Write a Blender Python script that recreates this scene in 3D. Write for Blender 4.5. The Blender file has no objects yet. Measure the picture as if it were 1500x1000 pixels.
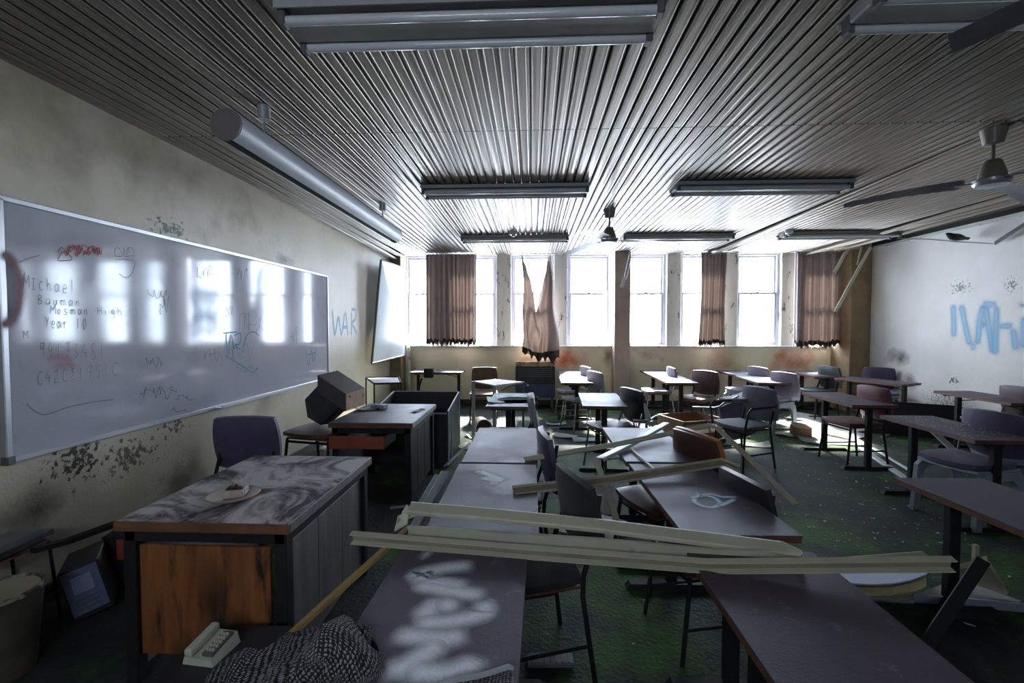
import bpy, bmesh, math, random
from mathutils import Vector, Matrix, Euler, Quaternion
S = bpy.context.scene
C = S.collection
PI = math.pi
rnd = random.Random(7)

# ---------------------------------------------------------------- camera
FPX, EYE = 667.0, 1.45
PITCH = math.atan(23 / FPX)
YAW = math.atan(30 * math.cos(PITCH) / FPX)
cd = bpy.data.cameras.new('camera'); cam = bpy.data.objects.new('camera', cd); C.objects.link(cam)
cd.sensor_width = 36; cd.lens = 36 * FPX / 1500; cd.clip_start = .02
cam.location = (0, 0, EYE); cam.rotation_euler = (PI/2 - PITCH, 0, YAW)
S.camera = cam

# ---------------------------------------------------------------- sky, exposure
SKY = 22.0
w = bpy.data.worlds.new('overcast'); S.world = w; w.use_nodes = True
bg = w.node_tree.nodes['Background']; bg.inputs[0].default_value = (.74, .83, 1.0, 1); bg.inputs[1].default_value = SKY
sd = bpy.data.lights.new('sun', 'SUN'); sd.energy = 90; sd.angle = math.radians(9); sd.color = (1, .95, .86)
sun = bpy.data.objects.new('sun', sd); C.objects.link(sun); sun.rotation_euler = (math.radians(-47), 0, math.radians(-8))   # hazy sun high beyond the windows
S.cycles.max_bounces = 16; S.cycles.diffuse_bounces = 10; S.cycles.glossy_bounces = 6; S.cycles.transparent_max_bounces = 24
S.view_settings.view_transform = 'Standard'; S.view_settings.look = 'None'
S.view_settings.exposure = 0.35; S.view_settings.gamma = 1.0; S.view_settings.use_curve_mapping = False

# room: left wall, right wall, window wall, wall behind the camera, ceiling
XL, XR, YB, YF, ZC = -2.54, 5.60, 8.30, -1.30, 2.735
SILL = 1.07
for x0, x1, z0, z1, yy, ry in ((-2.36, 1.43, SILL, ZC, YB+.23, -PI/2), (1.70, 5.45, SILL, ZC, YB+.23, -PI/2), (-1.2, .2, 1.80, 2.25, YF-.19, PI/2)):          # portals guide sky light through the window bands and the added fill window
    ld = bpy.data.lights.new('window_portal', 'AREA'); ld.shape = 'RECTANGLE'; ld.size = x1 - x0; ld.size_y = z1 - z0
    ld.cycles.is_portal = True
    lo = bpy.data.objects.new('window_portal', ld); C.objects.link(lo)
    lo.location = ((x0 + x1)/2, yy, (z0 + z1)/2); lo.rotation_euler = (ry, 0, 0)

# ---------------------------------------------------------------- survey: sight lines of the photograph met with real planes
_f = Vector((-math.sin(YAW)*math.cos(PITCH), math.cos(YAW)*math.cos(PITCH), -math.sin(PITCH)))
_r = Vector((math.cos(YAW), math.sin(YAW), 0)); _u = _r.cross(_f)
def ray(px, py): return _f + _r*((px-750)/FPX) + _u*((500-py)/FPX)
def G(px, py, z=0.0):
    d = ray(px, py); t = (z-EYE)/d.z; return Vector((d.x*t, d.y*t, z))
def PY(px, py, Y):
    d = ray(px, py); t = Y/d.y; return Vector((d.x*t, Y, EYE+d.z*t))
def PX(px, py, X):
    d = ray(px, py); t = X/d.x; return Vector((X, d.y*t, EYE+d.z*t))

# ---------------------------------------------------------------- materials
def nodes(m):
    m.use_nodes = True; return m.node_tree.nodes, m.node_tree.links
MATS = {}
def mat(name, c1, c2=None, scale=6, rough=.6, metal=0, bump=0, bscale=None, spots=None, detail=5, stretch=(1,1,1), rnd_amt=0, spec=.5, lo=.35, hi=.65, rough2=None, coat=0, sheen=0, dist=0, tint=None):
    """procedural surface: two-colour noise, optional spots (colour, scale, threshold), optional per-object variation"""
    if name in MATS: return MATS[name]
    m = bpy.data.materials.new(name); N, L = nodes(m); b = N['Principled BSDF']
    b.inputs['Roughness'].default_value = rough; b.inputs['Metallic'].default_value = metal
    b.inputs['Specular IOR Level'].default_value = spec
    if tint: b.inputs['Specular Tint'].default_value = (*tint, 1)
    if coat: b.inputs['Coat Weight'].default_value = coat; b.inputs['Coat Roughness'].default_value = .08
    if sheen: b.inputs['Sheen Weight'].default_value = sheen
    tc = N.new('ShaderNodeTexCoord'); mp = N.new('ShaderNodeMapping'); mp.inputs['Scale'].default_value = stretch
    L.new(tc.outputs['Object'], mp.inputs[0])
    vec = mp.outputs[0]
    if rnd_amt or c2:
        oi = N.new('ShaderNodeObjectInfo'); va = N.new('ShaderNodeVectorMath'); va.operation = 'ADD'
        sc = N.new('ShaderNodeMath'); sc.operation = 'MULTIPLY'; sc.inputs[1].default_value = 37
        L.new(oi.outputs['Random'], sc.inputs[0]); L.new(vec, va.inputs[0]); L.new(sc.outputs[0], va.inputs[1]); vec = va.outputs[0]
    c2 = c2 or c1
    nz = N.new('ShaderNodeTexNoise'); nz.inputs['Scale'].default_value = scale; nz.inputs['Detail'].default_value = detail; nz.inputs['Roughness'].default_value = .65; nz.inputs['Distortion'].default_value = dist
    L.new(vec, nz.inputs[0])
    mr = N.new('ShaderNodeMapRange'); mr.inputs[1].default_value = lo; mr.inputs[2].default_value = hi
    L.new(nz.outputs[0], mr.inputs[0])
    mx = N.new('ShaderNodeMix'); mx.data_type = 'RGBA'; mx.inputs[6].default_value = (*c1, 1); mx.inputs[7].default_value = (*c2, 1)
    L.new(mr.outputs[0], mx.inputs[0]); col = mx.outputs[2]
    if rough2 is not None:
        rr = N.new('ShaderNodeMapRange'); rr.inputs[3].default_value = rough; rr.inputs[4].default_value = rough2
        L.new(mr.outputs[0], rr.inputs[0]); L.new(rr.outputs[0], b.inputs['Roughness'])
    for sp in (spots or []):
        sc_, s_, t_, wdt = sp
        n2 = N.new('ShaderNodeTexNoise'); n2.inputs['Scale'].default_value = s_; n2.inputs['Detail'].default_value = 8; n2.inputs['Roughness'].default_value = .7
        L.new(vec, n2.inputs[0])
        m2 = N.new('ShaderNodeMapRange'); m2.inputs[1].default_value = t_; m2.inputs[2].default_value = t_ + wdt; L.new(n2.outputs[0], m2.inputs[0])
        x2 = N.new('ShaderNodeMix'); x2.data_type = 'RGBA'; x2.inputs[7].default_value = (*sc_, 1)
        L.new(m2.outputs[0], x2.inputs[0]); L.new(col, x2.inputs[6]); col = x2.outputs[2]
    if rnd_amt:
        hv = N.new('ShaderNodeHueSaturation'); ma = N.new('ShaderNodeMapRange'); ma.inputs[3].default_value = 1-rnd_amt; ma.inputs[4].default_value = 1+rnd_amt
        L.new(oi.outputs['Random'], ma.inputs[0]); L.new(ma.outputs[0], hv.inputs['Value']); L.new(col, hv.inputs['Color']); col = hv.outputs[0]
    L.new(col, b.inputs['Base Color'])
    if bump:
        bn = N.new('ShaderNodeTexNoise'); bn.inputs['Scale'].default_value = bscale or scale*8; bn.inputs['Detail'].default_value = 6
        L.new(vec, bn.inputs[0]); bp = N.new('ShaderNodeBump'); bp.inputs['Strength'].default_value = bump; bp.inputs['Distance'].default_value = .01
        L.new(bn.outputs[0], bp.inputs['Height']); L.new(bp.outputs[0], b.inputs['Normal'])
    MATS[name] = m; return m

def translucent(m, c, f):
    N, L = nodes(m); out = N['Material Output']; b = N['Principled BSDF']; t = N.new('ShaderNodeBsdfTranslucent'); t.inputs[0].default_value = (*c, 1)
    mx = N.new('ShaderNodeMixShader'); mx.inputs[0].default_value = f; L.new(b.outputs[0], mx.inputs[1]); L.new(t.outputs[0], mx.inputs[2]); L.new(mx.outputs[0], out.inputs[0]); return m

def blot_wall(name, c1, c2, blots, scale=2.0, rough=.75, fine=(.06,.055,.05)):
    """painted plaster with mould, rust and painted-shade blots: (x,y,z, rx,ry,rz, colour, strength) in world metres"""
    m = mat(name, c1, c2, scale=scale, rough=rough, bump=.25, bscale=60, spots=[(fine, 7, .70, .08), (fine, 40, .74, .05)])
    return add_blots(m, blots)
def add_blots(m, blots):
    N, L = nodes(m); b = N['Principled BSDF']; link = b.inputs['Base Color'].links[0]; col = link.from_socket
    geo = N.new('ShaderNodeNewGeometry')
    n1 = N.new('ShaderNodeTexNoise'); n1.inputs['Scale'].default_value = 2.4; n1.inputs['Detail'].default_value = 5; n1.inputs['Roughness'].default_value = .55
    L.new(geo.outputs['Position'], n1.inputs[0])
    n3 = N.new('ShaderNodeTexNoise'); n3.inputs['Scale'].default_value = 30; n3.inputs['Detail'].default_value = 10; n3.inputs['Roughness'].default_value = .6; L.new(geo.outputs['Position'], n3.inputs[0])
    for (x,y,z,rx,ry,rz,c,s) in blots:
        v1 = N.new('ShaderNodeVectorMath'); v1.operation = 'SUBTRACT'; v1.inputs[1].default_value = (x,y,z); L.new(geo.outputs['Position'], v1.inputs[0])
        v2 = N.new('ShaderNodeVectorMath'); v2.operation = 'DIVIDE'; v2.inputs[1].default_value = (rx,ry,rz); L.new(v1.outputs[0], v2.inputs[0])
        ln = N.new('ShaderNodeVectorMath'); ln.operation = 'LENGTH'; L.new(v2.outputs[0], ln.inputs[0])
        ad = N.new('ShaderNodeMath'); ad.operation = 'MULTIPLY_ADD'; ad.inputs[1].default_value = -.42 if s <= .7 else -.22; L.new(ln.outputs['Value'], ad.inputs[0]); L.new((n1 if s <= .7 else n3).outputs[0], ad.inputs[2])
        mr = N.new('ShaderNodeMapRange'); mr.inputs[1].default_value = .24 if s <= .7 else .40; mr.inputs[2].default_value = .54 if s <= .7 else .47; mr.inputs[4].default_value = min(1, s*1.4) if s <= .7 else s; L.new(ad.outputs[0], mr.inputs[0])
        mx = N.new('ShaderNodeMix'); mx.data_type = 'RGBA'; mx.inputs[7].default_value = (*c, 1); L.new(mr.outputs[0], mx.inputs[0]); L.new(col, mx.inputs[6]); col = mx.outputs[2]
    L.new(col, b.inputs['Base Color']); return m

def paint(name, c, opacity=1.0, soft=True, rough=.6):
    """brush, marker or aerosol stroke on a ribbon; the UV runs across (x) and to the stroke's end (y)"""
    if name in MATS: return MATS[name]
    m = bpy.data.materials.new(name); N, L = nodes(m); b = N['Principled BSDF']; b.inputs['Base Color'].default_value = (*c, 1); b.inputs['Roughness'].default_value = rough
    uv = N.new('ShaderNodeUVMap'); sp = N.new('ShaderNodeSeparateXYZ'); L.new(uv.outputs[0], sp.inputs[0])
    a = N.new('ShaderNodeMath'); a.operation = 'MULTIPLY_ADD'; a.inputs[1].default_value = 2; a.inputs[2].default_value = -1; L.new(sp.outputs[0], a.inputs[0])
    ab = N.new('ShaderNodeMath'); ab.operation = 'ABSOLUTE'; L.new(a.outputs[0], ab.inputs[0])
    mr = N.new('ShaderNodeMapRange'); mr.interpolation_type = 'SMOOTHSTEP'; mr.inputs[1].default_value = 1; mr.inputs[2].default_value = .0 if soft else .8; L.new(ab.outputs[0], mr.inputs[0])
    mu = N.new('ShaderNodeMath'); mu.operation = 'MULTIPLY'; L.new(mr.outputs[0], mu.inputs[0])
    me = N.new('ShaderNodeMapRange'); me.interpolation_type = 'SMOOTHSTEP'; L.new(sp.outputs[1], me.inputs[0]); L.new(me.outputs[0], mu.inputs[1])
    geo = N.new('ShaderNodeNewGeometry'); nz = N.new('ShaderNodeTexNoise'); nz.inputs['Scale'].default_value = 140; nz.inputs['Detail'].default_value = 5; L.new(geo.outputs['Position'], nz.inputs[0])
    mn = N.new('ShaderNodeMapRange'); mn.inputs[1].default_value = .25; mn.inputs[2].default_value = .6; mn.inputs[3].default_value = opacity*.8; mn.inputs[4].default_value = opacity; L.new(nz.outputs[0], mn.inputs[0])
    m2 = N.new('ShaderNodeMath'); m2.operation = 'MULTIPLY'; L.new(mu.outputs[0], m2.inputs[0]); L.new(mn.outputs[0], m2.inputs[1])
    L.new(m2.outputs[0], b.inputs['Alpha']); MATS[name] = m; return m

def glass():
    m = bpy.data.materials.new('window_glass'); N, L = nodes(m); out = N['Material Output']; N.remove(N['Principled BSDF'])
    t = N.new('ShaderNodeBsdfTransparent'); t.inputs[0].default_value = (.96,.98,.98,1); g = N.new('ShaderNodeBsdfGlossy'); g.inputs['Roughness'].default_value = .03
    mx = N.new('ShaderNodeMixShader'); mx.inputs[0].default_value = .05; L.new(t.outputs[0], mx.inputs[1]); L.new(g.outputs[0], mx.inputs[2]); L.new(mx.outputs[0], out.inputs[0]); return m

# ---------------------------------------------------------------- mesh builder
class MB:
    def __init__(s): s.bm = bmesh.new(); s.M = Matrix.Identity(4); s.uv = None
    def at(s, loc=(0,0,0), rot=(0,0,0)): s.M = Matrix.Translation(loc) @ Euler(rot).to_matrix().to_4x4(); return s
    def box(s, c, d, bev=0, seg=1, rot=None):
        m = s.M @ Matrix.Translation(c) @ (Euler(rot).to_matrix().to_4x4() if rot else Matrix.Identity(4)) @ Matrix.Diagonal((*d, 1))
        r = bmesh.ops.create_cube(s.bm, size=1, matrix=m)
        if bev:
            vs = set(r['verts']); es = [e for e in s.bm.edges if e.verts[0] in vs and e.verts[1] in vs]
            bmesh.ops.bevel(s.bm, geom=es, offset=bev, segments=seg, affect='EDGES', profile=.5)
        return s
    def raw(s, vs, fs):
        b = [s.bm.verts.new(s.M @ Vector(v)) for v in vs]
        for f in fs:
            try: s.bm.faces.new([b[i] for i in f])
            except ValueError: pass
        return b
    def tube(s, pts, r, n=8, caps=True, closed=False):
        pts = [Vector(p) for p in pts]; k = len(pts); rings = []
        rr = r if isinstance(r, (list, tuple)) else [r]*k
        t0 = (pts[1]-pts[0]).normalized(); ref = Vector((0,0,1)) if abs(t0.z) < .9 else Vector((1,0,0)); nrm = (ref - t0*ref.dot(t0)).normalized()
        for i in range(k):
            a = pts[(i-1) % k] if (i or closed) else pts[0]; c = pts[(i+1) % k] if (i < k-1 or closed) else pts[-1]
            t = (c-a).normalized(); nrm = (nrm - t*nrm.dot(t)).normalized(); bn = t.cross(nrm)
            rings.append([s.bm.verts.new(s.M @ (pts[i] + (nrm*math.cos(2*PI*j/n) + bn*math.sin(2*PI*j/n))*rr[i])) for j in range(n)])
        for i in range(k if closed else k-1):
            A, B = rings[i], rings[(i+1) % k]
            for j in range(n): s.bm.faces.new((A[j], A[(j+1) % n], B[(j+1) % n], B[j]))
        if caps and not closed: s.bm.faces.new(rings[0][::-1]); s.bm.faces.new(rings[-1])
        return s
    def lathe(s, prof, n=20, caps=True):
        rings = [[s.bm.verts.new(s.M @ Vector((r*math.cos(2*PI*j/n), r*math.sin(2*PI*j/n), z))) for j in range(n)] for r, z in prof]
        for A, B in zip(rings, rings[1:]):
            for j in range(n): s.bm.faces.new((A[j], A[(j+1) % n], B[(j+1) % n], B[j]))
        if caps: s.bm.faces.new(rings[0][::-1]); s.bm.faces.new(rings[-1])
        return s
    def prism(s, poly, z0, z1):
        n = len(poly); a = [s.bm.verts.new(s.M @ Vector((x, y, z0))) for x, y in poly]; b = [s.bm.verts.new(s.M @ Vector((x, y, z1))) for x, y in poly]
        s.bm.faces.new(a[::-1]); s.bm.faces.new(b)
        for i in range(n): s.bm.faces.new((a[i], a[(i+1) % n], b[(i+1) % n], b[i]))
        return s
    def grid(s, fn, nu, nv, th=0):
        g = [[s.bm.verts.new(s.M @ Vector(fn(i/nu, j/nv))) for j in range(nv+1)] for i in range(nu+1)]
        fs = [s.bm.faces.new((g[i][j], g[i+1][j], g[i+1][j+1], g[i][j+1])) for i in range(nu) for j in range(nv)]
        if th: bmesh.ops.solidify(s.bm, geom=fs, thickness=th)
        return s
    def hull(s, pts):
        vs = [s.bm.verts.new(s.M @ Vector(p)) for p in pts]; bmesh.ops.convex_hull(s.bm, input=vs); return s
    def sweep(s, prof, pts, up):
        pts = [Vector(p) for p in pts]; k = len(pts); ups = up if isinstance(up, list) else [up]*k; rings = []
        for i in range(k):
            t = (pts[min(i+1, k-1)] - pts[max(i-1, 0)]).normalized(); u = Vector(ups[i]); sd = t.cross(u).normalized(); u = sd.cross(t).normalized()
            rings.append([s.bm.verts.new(s.M @ (pts[i] + sd*x + u*z)) for x, z in prof])
        n = len(prof)
        for A, B in zip(rings, rings[1:]):
            for j in range(n): s.bm.faces.new((A[j], A[(j+1) % n], B[(j+1) % n], B[j]))
        s.bm.faces.new(rings[0][::-1]); s.bm.faces.new(rings[-1]); return s
    def cushion(s, w_, h_, t, k=.22, bend=0, n=8):
        """padded slab in local XY, thickness along Z, bowed by bend along x"""
        for sg in (1, -1):
            V = {}
            for i in range(n+1):
                for j in range(n+1):
                    u, v = 2*i/n-1, 2*j/n-1; x = u*math.sqrt(1-k*v*v)*w_/2; y = v*math.sqrt(1-k*u*u)*h_/2
                    z = sg*t/2*(1-.55*max(abs(u), abs(v))**5) + bend*(u*u)
                    V[i, j] = s.bm.verts.new(s.M @ Vector((x, y, z)))
            for i in range(n):
                for j in range(n):
                    q = (V[i,j], V[i+1,j], V[i+1,j+1], V[i,j+1]); s.bm.faces.new(q if sg > 0 else q[::-1])
            if sg > 0: T = V
        rim = [(i,0) for i in range(n)] + [(n,j) for j in range(n)] + [(n-i,n) for i in range(n)] + [(0,n-j) for j in range(n)]
        for a, b in zip(rim, rim[1:]+rim[:1]): s.bm.faces.new((T[b], T[a], V[a], V[b]))
        return s
    def ribbon(s, strokes, nrm, wd, off=.0012, sub=4):
        uvl = s.bm.loops.layers.uv.verify(); nrm = Vector(nrm).normalized()
        for k, pts in enumerate(strokes):
            pts = [Vector(p) for p in pts]
            if len(pts) > 2:
                q = []
                for i in range(len(pts)-1):
                    p0, p1, p2, p3 = pts[max(i-1,0)], pts[i], pts[i+1], pts[min(i+2, len(pts)-1)]
                    for a in range(sub):
                        t = a/sub; q.append(.5*((2*p1)+(p2-p0)*t+(2*p0-5*p1+4*p2-p3)*t*t+(3*p1-p0-3*p2+p3)*t**3))
                pts = q + [pts[-1]]
            elif len(pts) == 2: pts = [pts[0].lerp(pts[1], a/4) for a in range(5)]
            d = [0.0]
            for a, b in zip(pts, pts[1:]): d.append(d[-1] + (b-a).length)
            rows = []
            for i, p in enumerate(pts):
                t = pts[min(i+1, len(pts)-1)] - pts[max(i-1, 0)]
                if t.length < 1e-7: t = Vector((0,0,1))
                sd = t.cross(nrm).normalized()*wd/2; o = nrm*(off + k*.00012)
                e = min(1, min(d[i], d[-1]-d[i])/(wd*.5)) if wd > .012 else min(1, .4 + min(d[i], d[-1]-d[i])/(wd*2))
                rows.append((s.bm.verts.new(p+o-sd), s.bm.verts.new(p+o+sd), e))
            for A, B in zip(rows, rows[1:]):
                f = s.bm.faces.new((A[0], A[1], B[1], B[0]))
                for lp, uv in zip(f.loops, ((0,A[2]),(1,A[2]),(1,B[2]),(0,B[2]))): lp[uvl].uv = uv
        return s
    def build(s, name, m, parent=None, smooth=None, loc=None, rot=None, label=None):
        bmesh.ops.recalc_face_normals(s.bm, faces=s.bm.faces)
        me = bpy.data.meshes.new(name); s.bm.to_mesh(me); s.bm.free(); me.materials.append(m)
        if smooth:
            for p in me.polygons: p.use_smooth = True
            me.set_sharp_from_angle(angle=math.radians(smooth if smooth is not True else 40))
        return put(name, me, parent, loc, rot, label)
def put(name, me, parent=None, loc=None, rot=None, label=None):
    o = bpy.data.objects.new(name, me); C.objects.link(o); o.parent = parent
    if loc: o.location = loc
    if rot: o.rotation_euler = rot
    if label: o['label'] = label
    return o
def tag(o, label, cat, group=None):
    o['label'] = label; o['category'] = cat
    if group: o['group'] = group
    return o
def thing(name, label, cat, loc=(0,0,0), rz=0, group=None):
    o = bpy.data.objects.new(name, None); C.objects.link(o); o.location = loc; o.rotation_euler = (0,0,rz); o.empty_display_size = .1
    return tag(o, label, cat, group)
KIDS = {}
def copy_tree(o, label, loc, rot, group=None, skip=()):
    """a copy of a thing with copies of its parts and sub-parts"""
    r = o.copy(); C.objects.link(r); r.location = loc; r.rotation_euler = rot; r['label'] = label
    if group: r['group'] = group
    def rec(a, b):
        for ch in [x for x in bpy.data.objects if x.parent == a]:
            if ch.name.split('.')[0] in skip: continue
            c = ch.copy(); C.objects.link(c); c.parent = b; rec(ch, c)
    rec(o, r); return r
def struct(o): o['kind'] = 'structure'; return o
def wchild(o, parent):
    """a part built in world coordinates, hung under a placed thing"""
    o.parent = parent; o.matrix_parent_inverse = parent.matrix_basis.inverted(); return o

# ================================================================ the room shell
BLK, RUST, BRN = (.012,.011,.010), (.52,.10,.03), (.16,.11,.07)
M_floor = mat('mossy_carpet', (.015,.019,.018), (.034,.042,.038), scale=1.6, rough=.72, bump=.9, bscale=45, spots=[((.040,.115,.014), 1.3, .50, .14), ((.05,.07,.05), 7, .60, .2)], spec=.2)
M_wl = blot_wall('left_wall_plaster', (.47,.415,.30), (.54,.485,.38), [
    (XL,3.10,2.13,.5,.22,.10,BLK,.95), (XL,2.42,.72,.5,.22,.20,BLK,.95), (XL,2.75,.63,.5,.28,.15,BLK,.8), (XL,2.2,.5,.5,.45,.25,BLK,.55), (XL,3.1,.75,.5,.16,.15,BLK,.8),
    (XL,4.2,.75,.5,.5,.3,BRN,.5), (XL,7.6,1.3,.5,.3,.8,BRN,.5), (XL,1.0,2.9,.5,5.0,1.6,(.13,.10,.05),.52), (XL,4.6,2.12,.5,.25,.1,BLK,.6), (XL,3.2,.35,.5,.5,.3,BLK,.5)], rough=.42)  # wide brown blot under the ceiling: staining plus vignette darkening painted into the colour
M_wr = blot_wall('right_wall_plaster', (.50,.49,.45), (.56,.55,.53), [
    (XR,6.25,1.95,.5,.22,.12,BLK,.8), (XR,5.6,1.93,.5,.12,.12,BLK,.8), (XR,6.2,1.65,.5,.2,.2,BRN,.6), (XR,7.2,.95,.5,.35,.2,BLK,.6), (XR,6.3,.72,.5,.12,.1,BLK,.9), (XR,5.1,1.4,.5,.5,.5,BRN,.5),
    (XR,6.4,.35,.5,.5,.25,BRN,.8), (XR,7.0,.65,.5,.2,.2,BRN,.6), (XR,5.2,1.75,.5,.15,.2,BLK,.7)], rough=.5)
M_wb = blot_wall('window_wall_plaster', (.64,.57,.41), (.70,.64,.50), [
    (.68,8.2,.76,.75,2,.42,RUST,.7), (-.0,8.2,.86,.42,.9,.16,(.45,.22,.06),.6), (3.28,8.2,.78,.65,2,.36,RUST,.45), (4.66,8.2,.76,.65,2,.42,RUST,.7), (2.1,8.2,.95,.5,.5,.25,BRN,.6), (1.35,8.2,.9,.2,.5,.4,(.24,.14,.05),.6), (-2.2,8.2,.6,.2,.5,.5,(.3,.22,.06),.5), (.35,8.2,1.0,.2,.5,.12,BLK,.6), (3.4,8.2,.5,1.2,.5,.35,BRN,.4)])
M_col = mat('pier_paint', (.27,.20,.17), (.33,.26,.22), scale=4, rough=.7, bump=.3)
M_colc = mat('corner_pier_paint', (.22,.15,.08), (.30,.22,.13), scale=5, rough=.7, bump=.3)
M_pil = mat('mouldy_window_pillar', (.62,.64,.62), (.55,.56,.52), scale=3, rough=.7, bump=.4, spots=[((.14,.11,.09), 11, .57, .06)], stretch=(1,1,.35))
M_trim = mat('grimy_skirting', (.030,.024,.018), (.05,.04,.03), scale=6, rough=.6)
M_frame = mat('painted_sash_wood', (.42,.42,.52), (.5,.5,.6), scale=8, rough=.5)
M_glass = glass()
M_dark = mat('void_black', (.012,.011,.010), rough=.9)

f = MB().box(((XL+XR)/2, (YB+YF)/2, -.05), (XR-XL+.4, YB-YF+.4, .1)).build('floor', M_floor); struct(f)
TOP = 2.95
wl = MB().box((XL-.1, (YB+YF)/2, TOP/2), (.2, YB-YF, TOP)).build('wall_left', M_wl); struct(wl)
wr = MB().box((XR+.1, (YB+YF)/2, TOP/2), (.2, YB-YF, TOP)).build('wall_right', M_wr); struct(wr)
FILL_WIN = (-1.2, .2, 1.80, 2.25)     # added unseen window behind the camera, put in for frontal fill light
wf = MB()
for x0, x1, z0, z1 in ((XL-.2, FILL_WIN[0], 0, TOP), (FILL_WIN[1], XR+.2, 0, TOP), (FILL_WIN[0], FILL_WIN[1], 0, FILL_WIN[2]), (FILL_WIN[0], FILL_WIN[1], FILL_WIN[3], TOP)): wf.box(((x0+x1)/2, YF-.1, (z0+z1)/2), (x1-x0, .2, z1-z0))
wf = wf.build('wall_front', M_wr); struct(wf)
# window wall: spandrel under the sill, lintel, pillars between the sashes
wb = MB().box(((XL+XR)/2, YB+.12, SILL/2), (XR-XL+.4, .24, SILL)).box(((XL+XR)/2, YB+.12, (ZC+.01+TOP)/2), (XR-XL+.4, .24, TOP-ZC-.01)).box((XL-.05, YB+.12, 1.9), (.34, .24, 1.72)).box((5.54, YB+.12, 1.9), (.34,.24,1.72)).build('wall_back', M_wb); struct(wb)
for x0, x1 in ((-1.70,-1.47), (-.66,-.39), (.39,.63), (2.41,2.66), (3.43,3.66), (4.42,4.64)):
    MB().box(((x0+x1)/2, YB+.12, (SILL+ZC)/2+.005), (x1-x0, .20, ZC-SILL), bev=.006).build('window_pillar', M_pil, wb)
p = MB().box((1.565, 8.16, TOP/2), (.27, .30, TOP), bev=.008).build('pier', M_col, wb)
MB().box((5.44, 8.06, TOP/2), (.33, .5, TOP), bev=.008).build('pier', M_colc, wb)
MB().box((-2.44, 8.16, TOP/2), (.20, .30, TOP), bev=.008).build('pier', M_colc, wb)
sl = MB().box((-.50, YB-.005, SILL+.008), (3.86, .09, .03), bev=.006).build('window_sill', M_pil, wb)
MB().box((3.56, YB-.005, SILL+.008), (3.72, .09, .03), bev=.006).build('window_sill', M_pil, wb)
# sash windows
WIN = [(-2.36,-1.70), (-1.47,-.66), (-.39,.39), (.63,1.43), (1.70,2.41), (2.66,3.43), (3.66,4.42), (4.64,5.40)]
ZM = 2.02
o = MB()
for xx in (FILL_WIN[0]+.02, (FILL_WIN[0]+FILL_WIN[1])/2, FILL_WIN[1]-.02): o.box((xx, YF-.1, (FILL_WIN[2]+FILL_WIN[3])/2), (.04,.08,FILL_WIN[3]-FILL_WIN[2]))
for zz in (FILL_WIN[2]+.02, FILL_WIN[3]-.02): o.box(((FILL_WIN[0]+FILL_WIN[1])/2, YF-.1, zz), (FILL_WIN[1]-FILL_WIN[0],.08,.04))
o = o.build('window_9', M_frame); struct(o)
for k in (0,1): MB().box((FILL_WIN[0]+(FILL_WIN[1]-FILL_WIN[0])*(.25+.5*k), YF-.1, (FILL_WIN[2]+FILL_WIN[3])/2), (.66,.004,FILL_WIN[3]-FILL_WIN[2]-.08)).build('pane', M_glass, o)
for k, (x0, x1) in enumerate(WIN):
    y = YB + .15; z0, z1 = SILL+.02, ZC
    o = MB().box((x0+.022, y, (z0+z1)/2), (.044,.10,z1-z0)).box((x1-.022, y, (z0+z1)/2), (.044,.10,z1-z0)).box(((x0+x1)/2, y, z0+.015), (x1-x0-.088,.10,.03)).box(((x0+x1)/2, y, z1-.012), (x1-x0-.088,.10,.024)).build('window_%d' % (k+1), M_frame); struct(o)
    a, b = x0+.044, x1-.044; xc = (a+b)/2; wd = b-a
    for nm, za, zb, yy in (('upper_sash', ZM, z1-.024, y+.02), ('lower_sash', z0+.03, ZM+.03, y-.02)):
        st = MB()
        for xx in (a+.016, b-.016): st.box((xx, yy, (za+zb)/2), (.032,.035,zb-za))
        for zz in (za+.016, zb-.016): st.box((xc, yy, zz), (wd-.064,.035,.032))
        so = st.build(nm, M_frame, o)
        MB().box((xc, yy, (za+zb)/2), (wd-.06, .004, zb-za-.06)).build('pane', M_glass, so)
    lk = MB().box((xc, y-.045, ZM+.035), (.05,.02,.012)).tube([(xc,y-.045,ZM+.04),(xc+.02,y-.05,ZM+.055)], .005, 6).build('sash_lock', M_trim, o)
    for dx in (-.12,.12):
        MB().box((xc+dx, y-.045, ZM-.012), (.05,.02,.014), bev=.003).build('sash_lift', M_trim, o)
# skirting
for nm, c, d in (('baseboard_back', ((XL+XR)/2, YB-.008, .05), (XR-XL, .016, .1)), ('baseboard_left', (XL+.008, (YB+YF)/2, .05), (.016, YB-YF-.03, .1)), ('baseboard_right', (XR-.008, (YB+YF)/2, .05), (.016, YB-YF-.03, .1))):
    struct(MB().box(c, d, bev=.003).build(nm, M_trim))
# door in the wall behind the camera
dr = MB().box((3.6, YF+.02, 1.02), (.86,.04,2.04)).build('door_1', M_col); struct(dr)
MB().at((3.28, YF+.05, 1.0), (-PI/2,0,0)).lathe([(.01,0),(.01,.03),(.025,.035),(.028,.05),(.015,.065)], 12).build('door_handle', M_frame, dr)
for xx in (3.14, 4.06): MB().box((xx, YF+.02, 1.06), (.06,.05,2.12)).build('door_frame', M_trim, dr)

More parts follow.
